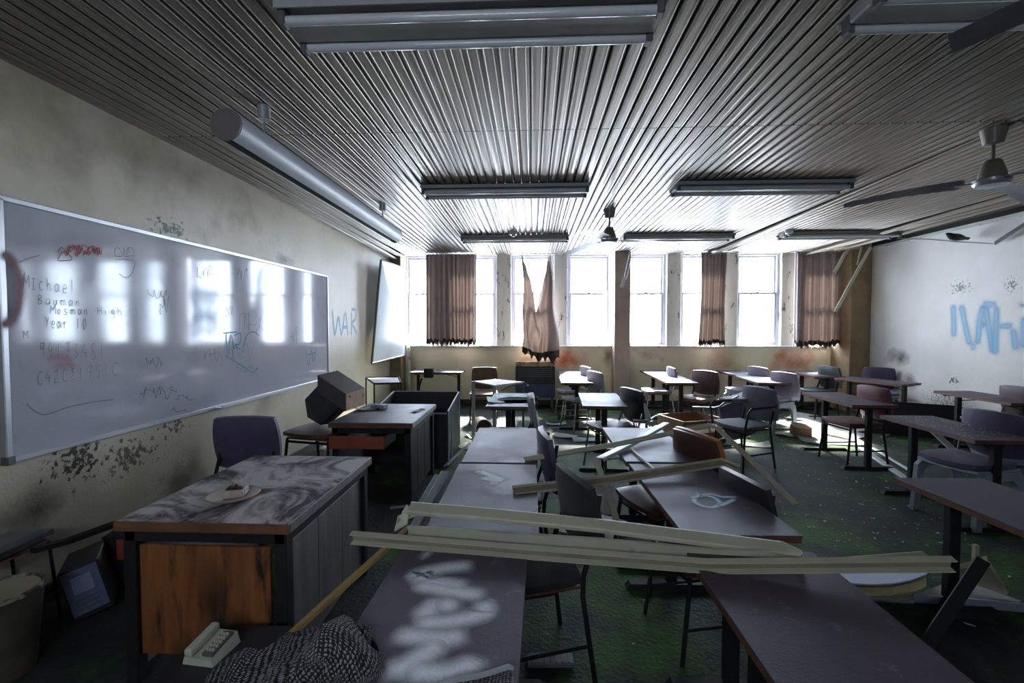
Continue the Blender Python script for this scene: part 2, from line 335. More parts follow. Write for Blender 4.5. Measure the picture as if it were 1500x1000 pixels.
# ---------------------------------------------------------------- metal-slat ceiling
M_slat = mat('enamelled_ceiling_slat', (.195,.168,.138), (.245,.215,.18), scale=2.2, rough=.27, rough2=.37, metal=.6, stretch=(3,.5,1), spec=.6, rnd_amt=.12, lo=.2, hi=.8)
deck = MB().box(((XL+XR)/2, (YB+YF)/2, TOP+.05), (XR-XL+.4, YB-YF+.4, .1)).build('ceiling', M_dark); struct(deck)
PITCHX = .0765
def slat_mesh(L):
    pr = [(0,.020),(0,.004),(.003,0),(.009,-.0025),(.012,.001),(.030,-.0005),(.048,.001),(.051,-.0025),(.057,0),(.060,.004),(.060,.020),(.0725,.022),(.0725,.0235),(0,.0235)]
    m = MB(); n = len(pr); A = [m.bm.verts.new((x,0,z)) for x,z in pr]; B = [m.bm.verts.new((x,L,z)) for x,z in pr]
    for i in range(n): m.bm.faces.new((A[i], A[(i+1)%n], B[(i+1)%n], B[i]))
    m.bm.faces.new(A); m.bm.faces.new(B[::-1])
    bmesh.ops.recalc_face_normals(m.bm, faces=m.bm.faces)
    me = bpy.data.meshes.new('slat'); m.bm.to_mesh(me); m.bm.free(); me.materials.append(M_slat); return me
YS = 3.05
sf, sb = slat_mesh(YS-YF-.02), slat_mesh(YB-YS)
i = 0; x = XL + .004
while x < 5.50:
    o = put('slat', sf, deck, (x, YF+.01, ZC))
    if x > 5.36: pass
    drop, sc = 0.0, 1.0
    o = None
    if not (5.0 < x):
        o = put('slat', sb, deck, (x, YS+.002, ZC+.002))
    if o:
        if 1.42 < x < 1.74: o.scale.y = .93 if x < 1.6 else .955
        if 2.00 < x < 2.12: o.scale.y = .975
        if x > 4.40:
            k = (x-4.40)/.6; o.scale.y = 1.0 - .02*k - .10*max(0, k-.45); o.rotation_euler = (-.008*k*(i % 3), 0, 0)
        if 3.02 < x < 3.10 or 4.62 < x < 4.69: o.rotation_euler = (-.016, .12, 0)
        if x < -2.38: o.rotation_euler = (-.012*(1+i % 2), 0, 0)
    x += PITCHX; i += 1
struct(MB().box((XR-.008, (YB+YF)/2, (ZC+TOP)/2+.01), (.016, YB-YF-.02, TOP-ZC-.02)).build('trim_4', MATS['void_black']))
# wall angle along the right wall, old cornice bar
struct(MB().box((XR-.012, 3.6, ZC-.025), (.024, 9.2, .012)).build('trim_1', M_pil))
struct(MB().box((XL+.012, 3.5, ZC-.006), (.024, 9.4, .012)).build('trim_2', M_slat))

# ================================================================ things on the ceiling
M_fix = mat('enamel_light_housing', (.36,.35,.35), (.29,.285,.28), scale=3, rough=.35, rough2=.5)
M_tube = mat('dead_fluorescent_tube', (.55,.55,.57), (.48,.48,.50), scale=3, rough=.12)
M_cap = mat('lampholder_plastic', (.10,.10,.10), rough=.5)
M_alu = mat('satin_aluminium', (.60,.62,.66), (.52,.54,.58), scale=4, rough=.32, metal=.6)
def batten(label, x, y, twin=.26):
    t = thing('fluorescent_light', label, 'ceiling light', (x, y, 0), 0, 'twin tube fluorescent battens in rows')
    L = 1.53
    MB().box((0,0,ZC-.031), (L,twin*.46,.058), bev=.008).build('housing', M_fix, t)
    MB().prism([(-L/2,-twin/2),(L/2,-twin/2),(L/2,twin/2),(-L/2,twin/2)], ZC-.014, ZC-.006).box((0,-twin/2,ZC-.022),(L,.006,.03)).box((0,twin/2,ZC-.022),(L,.006,.03)).build('reflector', M_fix, t)
    for s in (-1,1):
        MB().tube([(-L/2+.03,s*twin*.34,ZC-.062),(L/2-.03,s*twin*.34,ZC-.062)], .019, 12).build('tube', M_tube, t, 50)
        for e in (-1,1): MB().box((e*(L/2-.018), s*twin*.34, ZC-.048), (.03,.05,.075), bev=.006).build('lampholder', M_cap, t)
    return t
b0 = batten('near twin tube ceiling light above the whiteboard side desks', -.255, 1.92)
def bcopy(lb, x, y): return copy_tree(b0, lb, (x,y,0), (0,0,0))
bcopy('twin tube ceiling light cut by the upper right corner of the frame', 2.05, 1.90)
bcopy('second row fluorescent light left of the middle, nearest the long pendant tube', -.255, 4.27)
bcopy('second row fluorescent light right of the middle, towards the near fan', 2.05, 4.27)
bcopy('far fluorescent light by the windows in front of the torn curtain', -.255, 6.58)
bcopy('far fluorescent light behind the middle fan blade', 2.03, 6.58)
bcopy('far right fluorescent light beside the broken ceiling corner', 4.21, 6.52)
# pendant board-wash tube
t = thing('pendant_tube_light', 'long cylindrical grey metal board light hung along the left wall', 'ceiling light', (-1.60, 2.35, 2.5))
prof = []; n = 22; R = .086; a0, a1 = math.radians(-147), math.radians(147)
rot = math.radians(-103)   # the slot looks down towards the whiteboard
prof = [(R*math.cos(rot+PI+a0+(a1-a0)*k/n), R*math.sin(rot+PI+a0+(a1-a0)*k/n)) for k in range(n+1)]
prof += [(x*.96, z*.96) for x, z in prof[::-1]]
MB().sweep(prof, [(0,0,0),(0,2.93,0)], (0,0,1)).build('casing', mat('pendant_enamel', (.42,.44,.48), (.36,.38,.42), scale=3, rough=.42), t, 40)
m = MB(); m.M = Matrix.Rotation(PI/2, 4, 'X'); m.lathe([(.0835,0),(.0835,.012)], 24).build('end_cap', mat('end_cap_paint', (.17,.145,.135), rough=.5), t, 40)
m = MB(); m.M = Matrix.Translation((0,2.945,0)) @ Matrix.Rotation(PI/2, 4, 'X'); m.lathe([(.0835,0),(.0835,.012)], 24).build('end_cap', MATS['end_cap_paint'], t, 40)
MB().tube([(-.02,.05,-.02),(-.02,2.88,-.02)], .045, 10).build('inner_lamp', M_dark, t)
for yy in (.29, 2.40):
    MB().at((.03,yy,.155)).lathe([(.034,0),(.034,.078)], 14).build('hanger_cup', M_alu, t, 40)
    MB().tube([(.03,yy,.165),(.03,yy,.06)], .007, 6).build('stem', M_alu, t)
# ceiling fans
M_fan = mat('aged_fan_enamel', (.16,.14,.11), (.22,.20,.16), scale=5, rough=.35)
M_blade = mat('fan_blade_metal', (.33,.32,.36), (.26,.25,.28), scale=4, rough=.3, metal=.4)
def fan(label, x, y, a, droop=.05, L=.64):
    t = thing('ceiling_fan', label, 'ceiling fan', (x, y, 2.40), a, 'ceiling fans')
    MB().lathe([(.035,.235),(.05,.24),(.068,.33),(.07,.338)], 18).build('canopy', M_fan, t, 40)
    MB().tube([(0,0,.12),(0,0,.24)], .011, 8).build('downrod', M_fan, t)
    MB().lathe([(.075,.0),(.07,.05),(.045,.13),(.03,.14)], 18).build('motor_cover', M_fan, t, 40)
    MB().lathe([(.03,-.035),(.085,-.03),(.098,-.012),(.098,.012),(.08,.02)], 20).build('motor', M_blade, t, 40)
    for k in range(3):
        b = put('blade', fan_blade(L, droop), t, rot=(0,0,k*2*PI/3))
        m = MB().box((.13,0,-.006), (.1,.035,.008)).build('blade_iron', M_fan, b)
    return t
_bl = {}
def fan_blade(L, droop):
    if (L,droop) not in _bl:
        m = MB(); m.grid(lambda u,v: (.15+L*u-.02*(1-abs(2*v-1))*(u<.01), (v-.5)*(.15-.035*u), -droop*u*u + (v-.5)*.03*(1-u*.6)), 8, 4, .004)
        bmesh.ops.recalc_face_normals(m.bm, faces=m.bm.faces); me = bpy.data.meshes.new('blade'); m.bm.to_mesh(me); m.bm.free(); me.materials.append(M_blade); _bl[L,droop] = me
    return _bl[L,droop]
fan('middle ceiling fan hanging before the brown window pier', .85, 5.13, math.radians(2))
fan('large dark ceiling fan at the right side above the bird', 3.02, 3.17, math.radians(150))
fan('dark ceiling fan whose blade tip crosses the top right light', 1.85, .98, math.radians(132), L=.62)
# detectors
for px, py, lb in ((752,342,'small round ceiling detector above the far left light'), (1156,340,'small round ceiling detector above the far right light')):
    q = G(px, py, ZC-.03)
    t = thing('smoke_detector', lb, 'detector', (q.x, q.y, 0), 0, 'ceiling detectors')
    MB().lathe([(.030,ZC-.055),(.048,ZC-.045),(.055,ZC-.02),(.055,ZC)], 16).build('body', M_tube, t, 40)
    MB().lathe([(.018,ZC-.072),(.026,ZC-.066),(.026,ZC-.05)], 12).build('sensor', M_fix, t, 40)
# ================================================================ curtains
M_cur = mat('brown_curtain_cloth', (.27,.22,.21), (.21,.17,.16), scale=5, rough=.85, bump=.3, bscale=220, spots=[((.05,.035,.025), 6, .66, .1)], sheen=.2)
translucent(M_cur, (.10,.07,.06), .12)
M_rot = mat('rotten_hem', (.03,.022,.018), (.07,.05,.04), scale=20, rough=.9)
def curtain(label, x0, x1, zb, folds, amp=.048, y=8.09, pinch=0, hem=.05, seed=1, tuck=0):
    r = random.Random(seed); ph = [r.uniform(0,6.28) for _ in range(6)]
    t = thing('curtain', label, 'curtain', ((x0+x1)/2, y, 0), 0, 'curtains on the window wall'); wd = x1-x0; hh = ZC-.02-zb
    def fn(u, v):
        uu = u + .012*math.sin(u*folds*3.1+ph[0]) + .02*math.sin(u*9+ph[1])*(1-v); s = 1 + pinch*math.sin(PI*(1-v))
        xx = (uu-.5)*wd*s + tuck*(1-v)
        yy = amp*(math.sin(u*folds*2*PI+ph[2]) + .35*math.sin(u*folds*4.7*PI+ph[3]))*(.75+.35*(1-v))
        rag = (1-v)**10*hem*(.5*math.sin(u*folds*7.3+ph[4])+.5*math.sin(u*folds*17+ph[5])+.3*r.uniform(-1,1))
        return (xx, yy, zb + v*hh + rag)
    MB().grid(fn, int(folds*14), 14).build('cloth', M_cur, t, 60)
    def fh(u, v):
        p = fn(u, .0 + .055*v); return (p[0], p[1]-.004-.003*math.sin(u*80), p[2] + .012*math.sin(u*47+ph[1])*v)
    MB().grid(fh, int(folds*10), 2).build('rotted_hem', M_rot, t, 60)
    MB().tube([(-wd/2-.03,0,ZC-.018),(wd/2+.03,0,ZC-.018)], .009, 6).build('track', M_frame, t)
    return t
curtain('wide brown pleated curtain nearest the tilted board', -1.92, -.99, 1.12, 11, seed=3)
curtain('narrow brown curtain bunched between two right windows', 2.92, 3.36, 1.12, 7, amp=.04, seed=5, pinch=-.1, tuck=-.03)
curtain('wide dark brown curtain in the right window corner', 4.53, 5.30, 1.10, 12, seed=9)
# torn curtain: two strips hold up a sagging sheet
t = thing('torn_curtain', 'torn brown curtain sagging in a V over the sill', 'curtain', (0,0,0), 0, 'curtains on the window wall')
def torn(u, v):
    xa, xb = -.17 - .02*(1-v), .36 + .10*(1-v)
    top = 2.68 - 1.02*max(0, 1-abs(u-.44)/.40)**1.15 + .02*math.sin(u*60)
    z = .98 + (top-.98)*v - .05*math.sin(u*PI)*(1-v) - .06*u*(1-v)
    k = math.sin(v*PI)
    x = xa + (xb-xa)*(u + .03*math.sin(u*14+v*4))*(1-.0*v) + .015*math.sin(v*11+u*6)
    yy = 8.08 + .04*math.sin(u*26 + 3*(1-v)*math.sin(u*PI)) + .03*math.sin(v*9-abs(u-.45)*16)*(1-abs(2*u-1)) - .03*(1-v)
    return (x, yy, z)
MB().grid(torn, 60, 26).build('cloth', M_cur, t, 60)
MB().grid(lambda u,v: ((lambda p: (p[0]+.25*u*v*(1-u)*0, p[1]-.012, p[2]+.05-.13*v*(.6+.4*math.sin(u*31)) - .10*u*v))(torn(u,.03))), 40, 3).build('rotted_hem', M_rot, t, 60)
MB().grid(lambda u,v: (.22+.20*u+.02*math.sin(v*9)+.02*v, 8.10-.02*v, 1.02-.20*u-.06*v*(1+math.sin(u*12)*.4)), 12, 3).build('hanging_shred', M_rot, t, 60)
MB().tube([(-.22,8.1,ZC-.018),(.5,8.1,ZC-.018)], .009, 6).build('track', M_frame, t)

# ================================================================ boards and writing
M_wbd = mat('whiteboard_enamel', (.42,.43,.48), (.38,.39,.44), scale=2.5, rough=.055, rough2=.10, spec=.55, spots=[((.30,.31,.36), 3, .55, .25)])
WBX = XL + .022
y0, y1, z0, z1 = 2.06, 5.50, .80, 2.055
t = thing('whiteboard', 'long scribbled whiteboard mounted on the left wall', 'whiteboard', (XL, 0, 0))
MB().box((.011, (y0+y1)/2, (z0+z1)/2), (.020, y1-y0, z1-z0)).build('panel', M_wbd, t)
for z, nm in ((z0,'bottom_rail'), (z1,'top_rail')): MB().box((.016,(y0+y1)/2,z), (.032, y1-y0+.03, .028), bev=.004).build(nm, M_alu, t)
for y in (y0, y1): MB().box((.016,y,(z0+z1)/2), (.032,.028,z1-z0), bev=.004).build('side_rail', M_alu, t)
MB().box((.05,(y0+y1)/2+.3,z0-.002), (.06,1.2,.006)).box((.079,(y0+y1)/2+.3,z0+.006),(.004,1.2,.02)).build('pen_tray', M_alu, t)
for y in (y0,): MB().box((.02,y,z0),(.04,.04,.04), bev=.005).build('corner_cap', M_cap, t)
ink, red, blu, spB, purp = paint('dry_marker', (.07,.07,.09), .62, False), paint('red_marker', (.45,.05,.07), .75, False), paint('teal_marker', (.03,.22,.35), .85, False), paint('blue_aerosol', (.20,.46,.72), .72), paint('maroon_aerosol', (.13,.015,.03), .95)
def onboard(strokes, ox=0, oy=0, s=1.0): return [[PX(ox+x/s, oy+y/s, WBX+.001) for x, y in st] for st in strokes]
GL = {  # hand-drawn glyphs in a unit box, y down
 'M':[[(0,1),(0,0),(.45,.6),(.9,0),(.95,1)]], 'i':[[(.2,.4),(.2,1)]], 'I':[[(0,.2),(.7,.2)],[(.35,.2),(.35,1)],[(0,1),(.75,1)]], 'c':[[(.7,.45),(.3,.35),(.05,.65),(.25,1),(.7,.9)]], 'C':[[(.8,.1),(.3,0),(0,.5),(.25,1),(.8,.95)]],
 'h':[[(0,0),(.03,1)],[(.03,.65),(.35,.4),(.6,.6),(.62,1)]], 'a':[[(.65,.45),(.3,.38),(.05,.7),(.25,1),(.6,.75),(.66,.42),(.72,1)]], 'e':[[(.05,.7),(.6,.65),(.5,.38),(.15,.45),(.05,.8),(.3,1),(.65,.9)]], 'l':[[(.2,-.15),(.22,1)]],
 'B':[[(0,0),(.02,1),(.6,.85),(.5,.55),(.05,.5),(.5,.3),(.45,.02),(0,.02)]], 'u':[[(0,.4),(.05,.9),(.4,1),(.55,.4),(.62,1)]], 'm':[[(0,.4),(0,1)],[(0,.6),(.25,.4),(.4,1)],[(.4,.6),(.65,.4),(.8,1)]], 'n':[[(0,.4),(.02,1)],[(.02,.6),(.35,.4),(.55,1)]],
 'o':[[(.35,.4),(.05,.65),(.3,1),(.6,.7),(.35,.4)]], 's':[[(.55,.42),(.15,.45),(.2,.68),(.5,.75),(.45,.98),(.05,.98)]], 'H':[[(0,0),(.02,1)],[(.7,0),(.7,1)],[(0,.5),(.7,.48)]], 'g':[[(.6,.42),(.2,.4),(.1,.75),(.5,.8),(.6,.45),(.62,1.2),(.2,1.3)]],
 'Y':[[(0,0),(.35,.5)],[(.7,0),(.2,1)]], 'r':[[(0,.4),(.03,1)],[(.03,.65),(.25,.42),(.5,.45)]], '1':[[(.2,0),(.22,1)]], '0':[[(.4,0),(.05,.4),(.3,1),(.65,.6),(.4,0)]], '9':[[(.6,.1),(.1,.15),(.15,.5),(.6,.4),(.62,.05),(.6,1)]],
 '4':[[(.3,0),(0,.55),(.7,.55)],[(.5,.3),(.5,1)]], '7':[[(0,.05),(.65,0),(.3,1)],[(.15,.5),(.6,.5)]], '3':[[(0,.05),(.5,.1),(.2,.45),(.55,.7),(.05,1)]], '5':[[(.6,0),(.1,0),(.1,.4),(.5,.5),(.45,.95),(0,1)]], '2':[[(0,.2),(.4,0),(.5,.35),(0,1),(.7,.95)]], 'E':[[(.6,0),(.1,.2),(.45,.5),(.05,.75),(.6,1)]], ' ':[] }
def write(txt, x, y, cw, hgt, slope):
    out = []
    for k, ch in enumerate(txt):
        for st in GL[ch]: out.append([(x + cw*(k+.75*a), y + slope*cw*(k+.75*a) + hgt*b) for a, b in st])
    return out
for args in (('MIchael',34,402,11.5,20,.12), ('Bauman',56,432,11,13,.06), ('Mosman High',74,447,9.8,13,.02), ('Year 10',66,463,9.2,17,.05), ('M',34,484,9,12,0), ('94173451',58,500,12.6,22,.05), ('C42CE1751C',55,545,12.2,18,-.12)):
    wchild(MB().ribbon(onboard(write(*args)), (1,0,0), .0046).build('handwriting', ink, None), t)
def scrib(x, y, wx, hy, n, seed):
    r = random.Random(seed); return [[(x + wx*(k/n) + r.uniform(-1,1)*wx*.10, y + r.uniform(-.5,.5)*hy) for k in range(n)]]
W = scrib(175,548,0,0,2,1)[:0]
W += [[(182,362),(182,375),(196,374)],[(187,362),(190,370)],[(168,375),(168,366),(172,362),(177,368),(178,375),(168,375)],[(186,375),(186,366),(191,362),(196,368),(196,376)],[(168,380),(196,382),(195,395),(190,404),(182,406),(174,400)]]
W += [[(38,590),(48,600),(62,607),(78,604),(100,596),(140,588),(168,585)],[(28,384),(42,378),(58,374)],[(36,396),(34,420)]]
for a in ((214,530,26,16,14,2),(208,575,50,20,22,3),(215,430,30,14,14,4),(232,446,16,30,12,5),(288,398,26,30,18,6),(345,402,20,22,14,7),(352,470,34,36,26,8),(300,520,26,20,14,9),(345,540,30,10,10,10),(425,492,14,26,14,11),(250,600,40,10,10,12),(258,582,26,10,12,13),(330,455,12,20,10,14),(330,515,40,30,16,15)): W += scrib(*a)
for st_ in W: wchild(MB().ribbon(onboard([st_]), (1,0,0), .0045).build('scribble', ink, None), t)
W = [[(84,382),(105,380),(94,368),(84,381)],[(84,369),(90,362),(94,368),(88,371)]] + scrib(98,366,55,16,40,21) + scrib(100,366,48,18,30,22)
wchild(MB().ribbon(onboard(W), (1,0,0), .006).build('red_scribble', red, None), t)
W = [[(331,487),(334,520),(338,490),(343,512),(340,500)],[(343,492),(352,488),(351,503),(344,505),(352,512)],[(356,508),(362,490),(372,486),(380,492)],[(326,488),(348,486)],[(330,520),(345,530),(362,540),(370,545),(378,538)]] + [[(448,515),(452,536),(456,512),(459,530),(463,510)],[(449,520),(462,516)]]
for st_ in (W[:5], W[5:]): wchild(MB().ribbon(onboard(st_), (1,0,0), .012).build('teal_tag', blu, None), t)
W = [[(272,432),(300,428),(325,432)],[(276,446),(300,440),(322,446)],[(280,462),(280,480),(284,500)],[(292,440),(294,470),(292,496)],[(304,440),(306,465),(305,500)],[(316,445),(316,470),(314,496)],[(276,470),(300,462),(320,470)]]
wchild(MB().ribbon(onboard(W), (1,0,0), .15).build('blue_smear', paint('pale_blue_aerosol', (.13,.42,.78), .30), None), t)
wchild(MB().ribbon(onboard([[(66,528),(90,522),(108,530)],[(74,536),(100,534),(112,540)]]), (1,0,0), .06).build('pink_smear', paint('pink_smudge', (.55,.18,.24), .45), None), t)
# aerosol loop over the board edge
wchild(MB().ribbon(onboard([[(-8,372),(8,376),(20,392),(26,415),(24,445),(14,468),(-8,480)]]), (1,0,0), .075, off=.014).build('maroon_spray_loop', purp, None, label='thick maroon spray loop at the board end'), t)
# WAR on the left wall, blue capitals on the right wall
def onX(strokes, X, ox, oy, s): return [[PX(ox+x/s, oy+y/s, X) for x, y in st] for st in strokes]
g = MB().ribbon(onX([[(694,292),(706,425)],[(706,425),(722,325)],[(722,325),(736,428)],[(734,428),(752,300)],[(752,300),(764,428)],[(738,380),(762,380)],[(778,300),(778,428)],[(776,302),(796,308),(794,345),(778,360)],[(780,360),(804,415)]], XL, 250, 350, 2.94), (1,0,0), .065).build('graffiti', spB, wl, label='blue sprayed capitals on the left wall')
g = MB().ribbon(onX([[(558,510),(562,600),(562,705)],[(600,510),(616,600),(648,745)],[(636,742),(690,742)],[(686,742),(698,610),(716,512)],[(728,512),(742,620),(768,785)],[(692,628),(742,628)],[(786,520),(782,650),(778,795)],[(790,636),(886,632)],[(870,634),(888,775)],[(935,505),(905,545)],[(930,560),(928,775)],[(700,515),(800,525)]], XR, 1240, 300, 3.573), (-1,0,0), .15).build('graffiti', spB, wr, label='pale blue sprayed capitals on the right wall')
# second board, hanging crooked in the window corner
t = thing('pinboard', 'crooked pale board with dark edge hanging in the left window corner', 'board', (0,0,0))
A, B, Cc, D = PY(557,381,7.05), PY(592,393,8.10), PY(592,520,8.10), PY(543.5,532,6.85)
nv = (B-A).cross(D-A).normalized()
if nv.x < 0: nv = -nv
mb = MB(); mb.hull([q + nv*o for q in (A,B,Cc,D) for o in (0,.022)]); mb.build('panel', mat('pale_board_face', (.55,.60,.66), (.5,.55,.6), rough=.25, scale=3), t)
for p_, q_ in ((A,B),(B,Cc),(Cc,D),(D,A)): MB().tube([p_+nv*.011, q_+nv*.011], .018, 6).build('edge_strip', M_cap, t)
cor = lambda x, y: (lambda d: d*(((A+nv*.023).dot(nv)-Vector((0,0,EYE)).dot(nv))/d.dot(nv)) + Vector((0,0,EYE)))(ray(250+x/2.94, 350+y/2.94))
MB().ribbon([[cor(*q) for q in st] for st in ([(905,250),(925,285),(938,350)],[(938,350),(942,270),(935,210)],[(922,220),(935,198),(948,215),(944,270),(928,285),(920,250),(922,220)])], nv, .05).build('blue_tag', paint('faint_blue', (.2,.5,.62), .6), t)
# downpipe in the corner
tag(MB().tube([(-2.26,8.2,0),(-2.26,8.2,1.06)], .035, 10).build('waste_pipe', M_pil, None, 40), 'white vertical pipe in the left window corner', 'pipe')
# fire-blackened wall heater under the torn curtain
t = thing('wall_heater', 'burnt black wall heater with a blue base under the torn curtain', 'heater', (.05, 8.13, 0))
MB().box((0,0,.47),(.70,.22,.52), bev=.015).build('casing', mat('heater_black', (.018,.018,.022), (.03,.03,.035), rough=.5), t)
MB().box((0,-.012,.30),(.69,.22,.24), bev=.01).build('base_panel', mat('heater_blue', (.05,.07,.17), (.04,.05,.11), rough=.45), t)
MB().box((0,0,.775),(.70,.22,.09), bev=.01).build('rusted_top', mat('heater_rust', (.20,.05,.03), (.55,.42,.30), scale=9, rough=.8), t)
for sx in (-.3,.3): MB().box((sx,0,.1),(.04,.2,.2)).build('foot', M_cap, t)
for k in range(5): MB().box((0,-.118,.56+k*.035),(.60,.008,.012)).build('grille_bar', M_cap, t)
# ================================================================ school tables
ZT = .665
M_lam = mat('worn_table_laminate', (.072,.055,.066), (.108,.086,.106), scale=3.5, rough=.42, rough2=.58, bump=.12, bscale=140, rnd_amt=.22, spec=.24, tint=(.35,.5,1.0), spots=[((.17,.15,.18), 14, .60, .1)])
M_edge = mat('table_edge_wood', (.10,.035,.022), (.16,.06,.035), scale=9, rough=.5, stretch=(1,4,1))
M_blk = mat('black_steel', (.009,.009,.010), (.018,.017,.017), scale=8, rough=.65, spec=.25)
def make_table():
    t = thing('school_table', '', 'table', (0,0,0), 0, 'narrow two-leg school tables')
    W_, L_ = .44, .885
    MB().box((0,0,ZT-.004), (W_, L_, .008), bev=.0015).build('tabletop', M_lam, t)
    MB().box((0,0,ZT-.019), (W_-.004, L_-.004, .0215), bev=.001).build('edge_board', M_edge, t)
    MB().box((0,0,ZT-.045), (.05, .76, .03)).build('rail', M_blk, t)
    for s in (-1,1):
        MB().box((0,s*.355,(ZT-.03+.03)/2), (.055,.045,ZT-.06), bev=.005).build('post', M_blk, t)
        MB().hull([(-.25,s*.355-.03,0),(.25,s*.355-.03,0),(-.25,s*.355+.03,0),(.25,s*.355+.03,0),(-.23,s*.355-.025,.03),(.23,s*.355-.025,.03),(-.23,s*.355+.025,.03),(.23,s*.355+.025,.03)]).build('foot', M_blk, t)
        MB().box((0,s*.355,ZT-.04), (.34,.04,.02)).build('crossbar', M_blk, t)
        MB().tube([(.02,s*.335,ZT-.10),(.02,s*.02,ZT-.038)], .006, 6).build('brace', M_blk, t)
    return t
T0 = make_table(); used = [False]; TB = {}
def table(key, x, y, label, rz=0, rot=None, z=0):
    r = rot or (0,0,rz)
    if not used[0]:
        used[0] = True; T0.location = (x,y,z); T0.rotation_euler = r; T0['label'] = label; o = T0
    else: o = copy_tree(T0, label, (x,y,z), r)
    TB[key] = o; return o
table('T1', -.245, 1.155, 'nearest table in the left row, sprayed with white lettering', math.radians(-1.5))
table('T2', -.195, 2.115, 'second table of the left row with a pale chalky patch', math.radians(.3))
table('T3', -.190, 3.03, 'third table of the left row, just in front of the navy chair', 0)
table('T4', .780, 2.16, 'table sprayed with a small pale eye-like symbol', math.radians(1.5))
table('T5', .760, 3.08, 'table under the shiny bent strip, beside the orange chair', 0)
table('T6', .755, 1.16, 'dark dusty table at the bottom right of the frame centre', 0)
table('T7', .735, 4.90, 'small blue-looking table in front of the black shiny chair', math.radians(-3))
table('T8', -.230, 4.84, 'table with an open pale folder on it', math.radians(-1))
table('T9', .625, 6.72, 'bright table ahead of the two pale-backed chairs', math.radians(-1))
table('T9b', .660, 7.62, 'table against the window wall under the red scorch mark', math.radians(-1))
table('T10', 3.36, 6.83, 'table behind the grey armchair, nearer of its pair', math.radians(-4))
table('T10b', 3.45, 7.75, 'table at the window wall between two lilac-backed chairs', math.radians(-1))
table('T11', 2.08, 6.78, 'glaring white table right of the brown pier', math.radians(-2))
table('T11b', 2.11, 7.70, 'far table by the brown pier against the window wall', math.radians(-1))
table('T12', 4.62, 7.68, 'table under the rust stain, beside the dark green chair', math.radians(-3))
table('T13', 4.95, 6.78, 'skewed table by the right wall before the purple chair', math.radians(25))
table('T14', 5.08, 5.28, 'table against the right wall near the maroon chair', math.radians(1))
table('A', 3.40, 5.08, 'table with the red chair pushed under it', math.radians(-1))
table('T15', 3.265, 3.68, 'flake-strewn table over the pale plastic chair', math.radians(-1))
table('T16', 2.10, 1.98, 'reddish table cut by the right edge of the frame', math.radians(1))
table('T17', -1.63, 7.82, 'thin-legged table along the window wall under the pleated curtain', math.radians(90))
tp = copy_tree(T0, 'black loose tabletop tipped on its long edge by the right wall', (5.275,6.724,.085), (0, math.radians(78), math.radians(242)), 'loose tabletops', skip=('post','foot','crossbar','brace','rail'))
for ch in [x for x in bpy.data.objects if x.parent == tp]: ch.material_slots[0].link = 'OBJECT'; ch.material_slots[0].material = M_blk
tp.name = 'tipped_tabletop'
# aerosol lettering on two tops
white = paint('white_aerosol', (.86,.89,.93), 1.0)
def onT(strokes, ox, oy, s): return [[G(ox+x/s, oy+y/s, ZT+.001) for x, y in st] for st in strokes]
st = [[(400,322),(490,335)],[(718,385),(560,398),(430,425),(398,448),(470,468),(600,490),(690,505)],[(345,490),(450,500),(620,530),(785,548)],[(525,540),(480,600),(420,650),(350,688)],[(735,550),(752,610),(735,642),(640,668),(500,688),(340,692)],[(520,540),(560,600),(600,655)],[(235,748),(400,762),(560,768),(695,738)],[(570,765),(480,825),(400,875),(320,925),(170,965)],[(300,930),(420,950),(560,950),(690,905),(745,850)]]
wchild(MB().ribbon(onT(st, 500, 720, 3.5725), (0,0,1), .11).build('spray_lettering', white, None, label='soft white sprayed letters'), TB['T1'])
st = [[(745,600),(735,630),(790,660),(860,670),(910,650),(890,615),(820,590),(745,600)],[(695,608),(750,598),(765,578),(735,575)],[(770,590),(850,580),(930,600),(1040,600)],[(900,665),(960,640),(1020,610)]]
wchild(MB().ribbon(onT(st, 860, 600, 4.6875), (0,0,1), .045).build('spray_symbol', paint('icy_aerosol', (.62,.80,.92), 1.0), None, label='pale blue sprayed eye shape'), TB['T4'])
wchild(MB().ribbon(onT([[(490,440),(560,470),(640,500),(720,520)],[(520,490),(600,515),(700,530)],[(560,540),(620,540),(680,530)],[(470,450),(540,460)]], 600, 600, 5), (0,0,1), .085).build('chalk_patch', paint('chalk_dust', (.88,.93,.97), 1.0), None), TB['T2'])

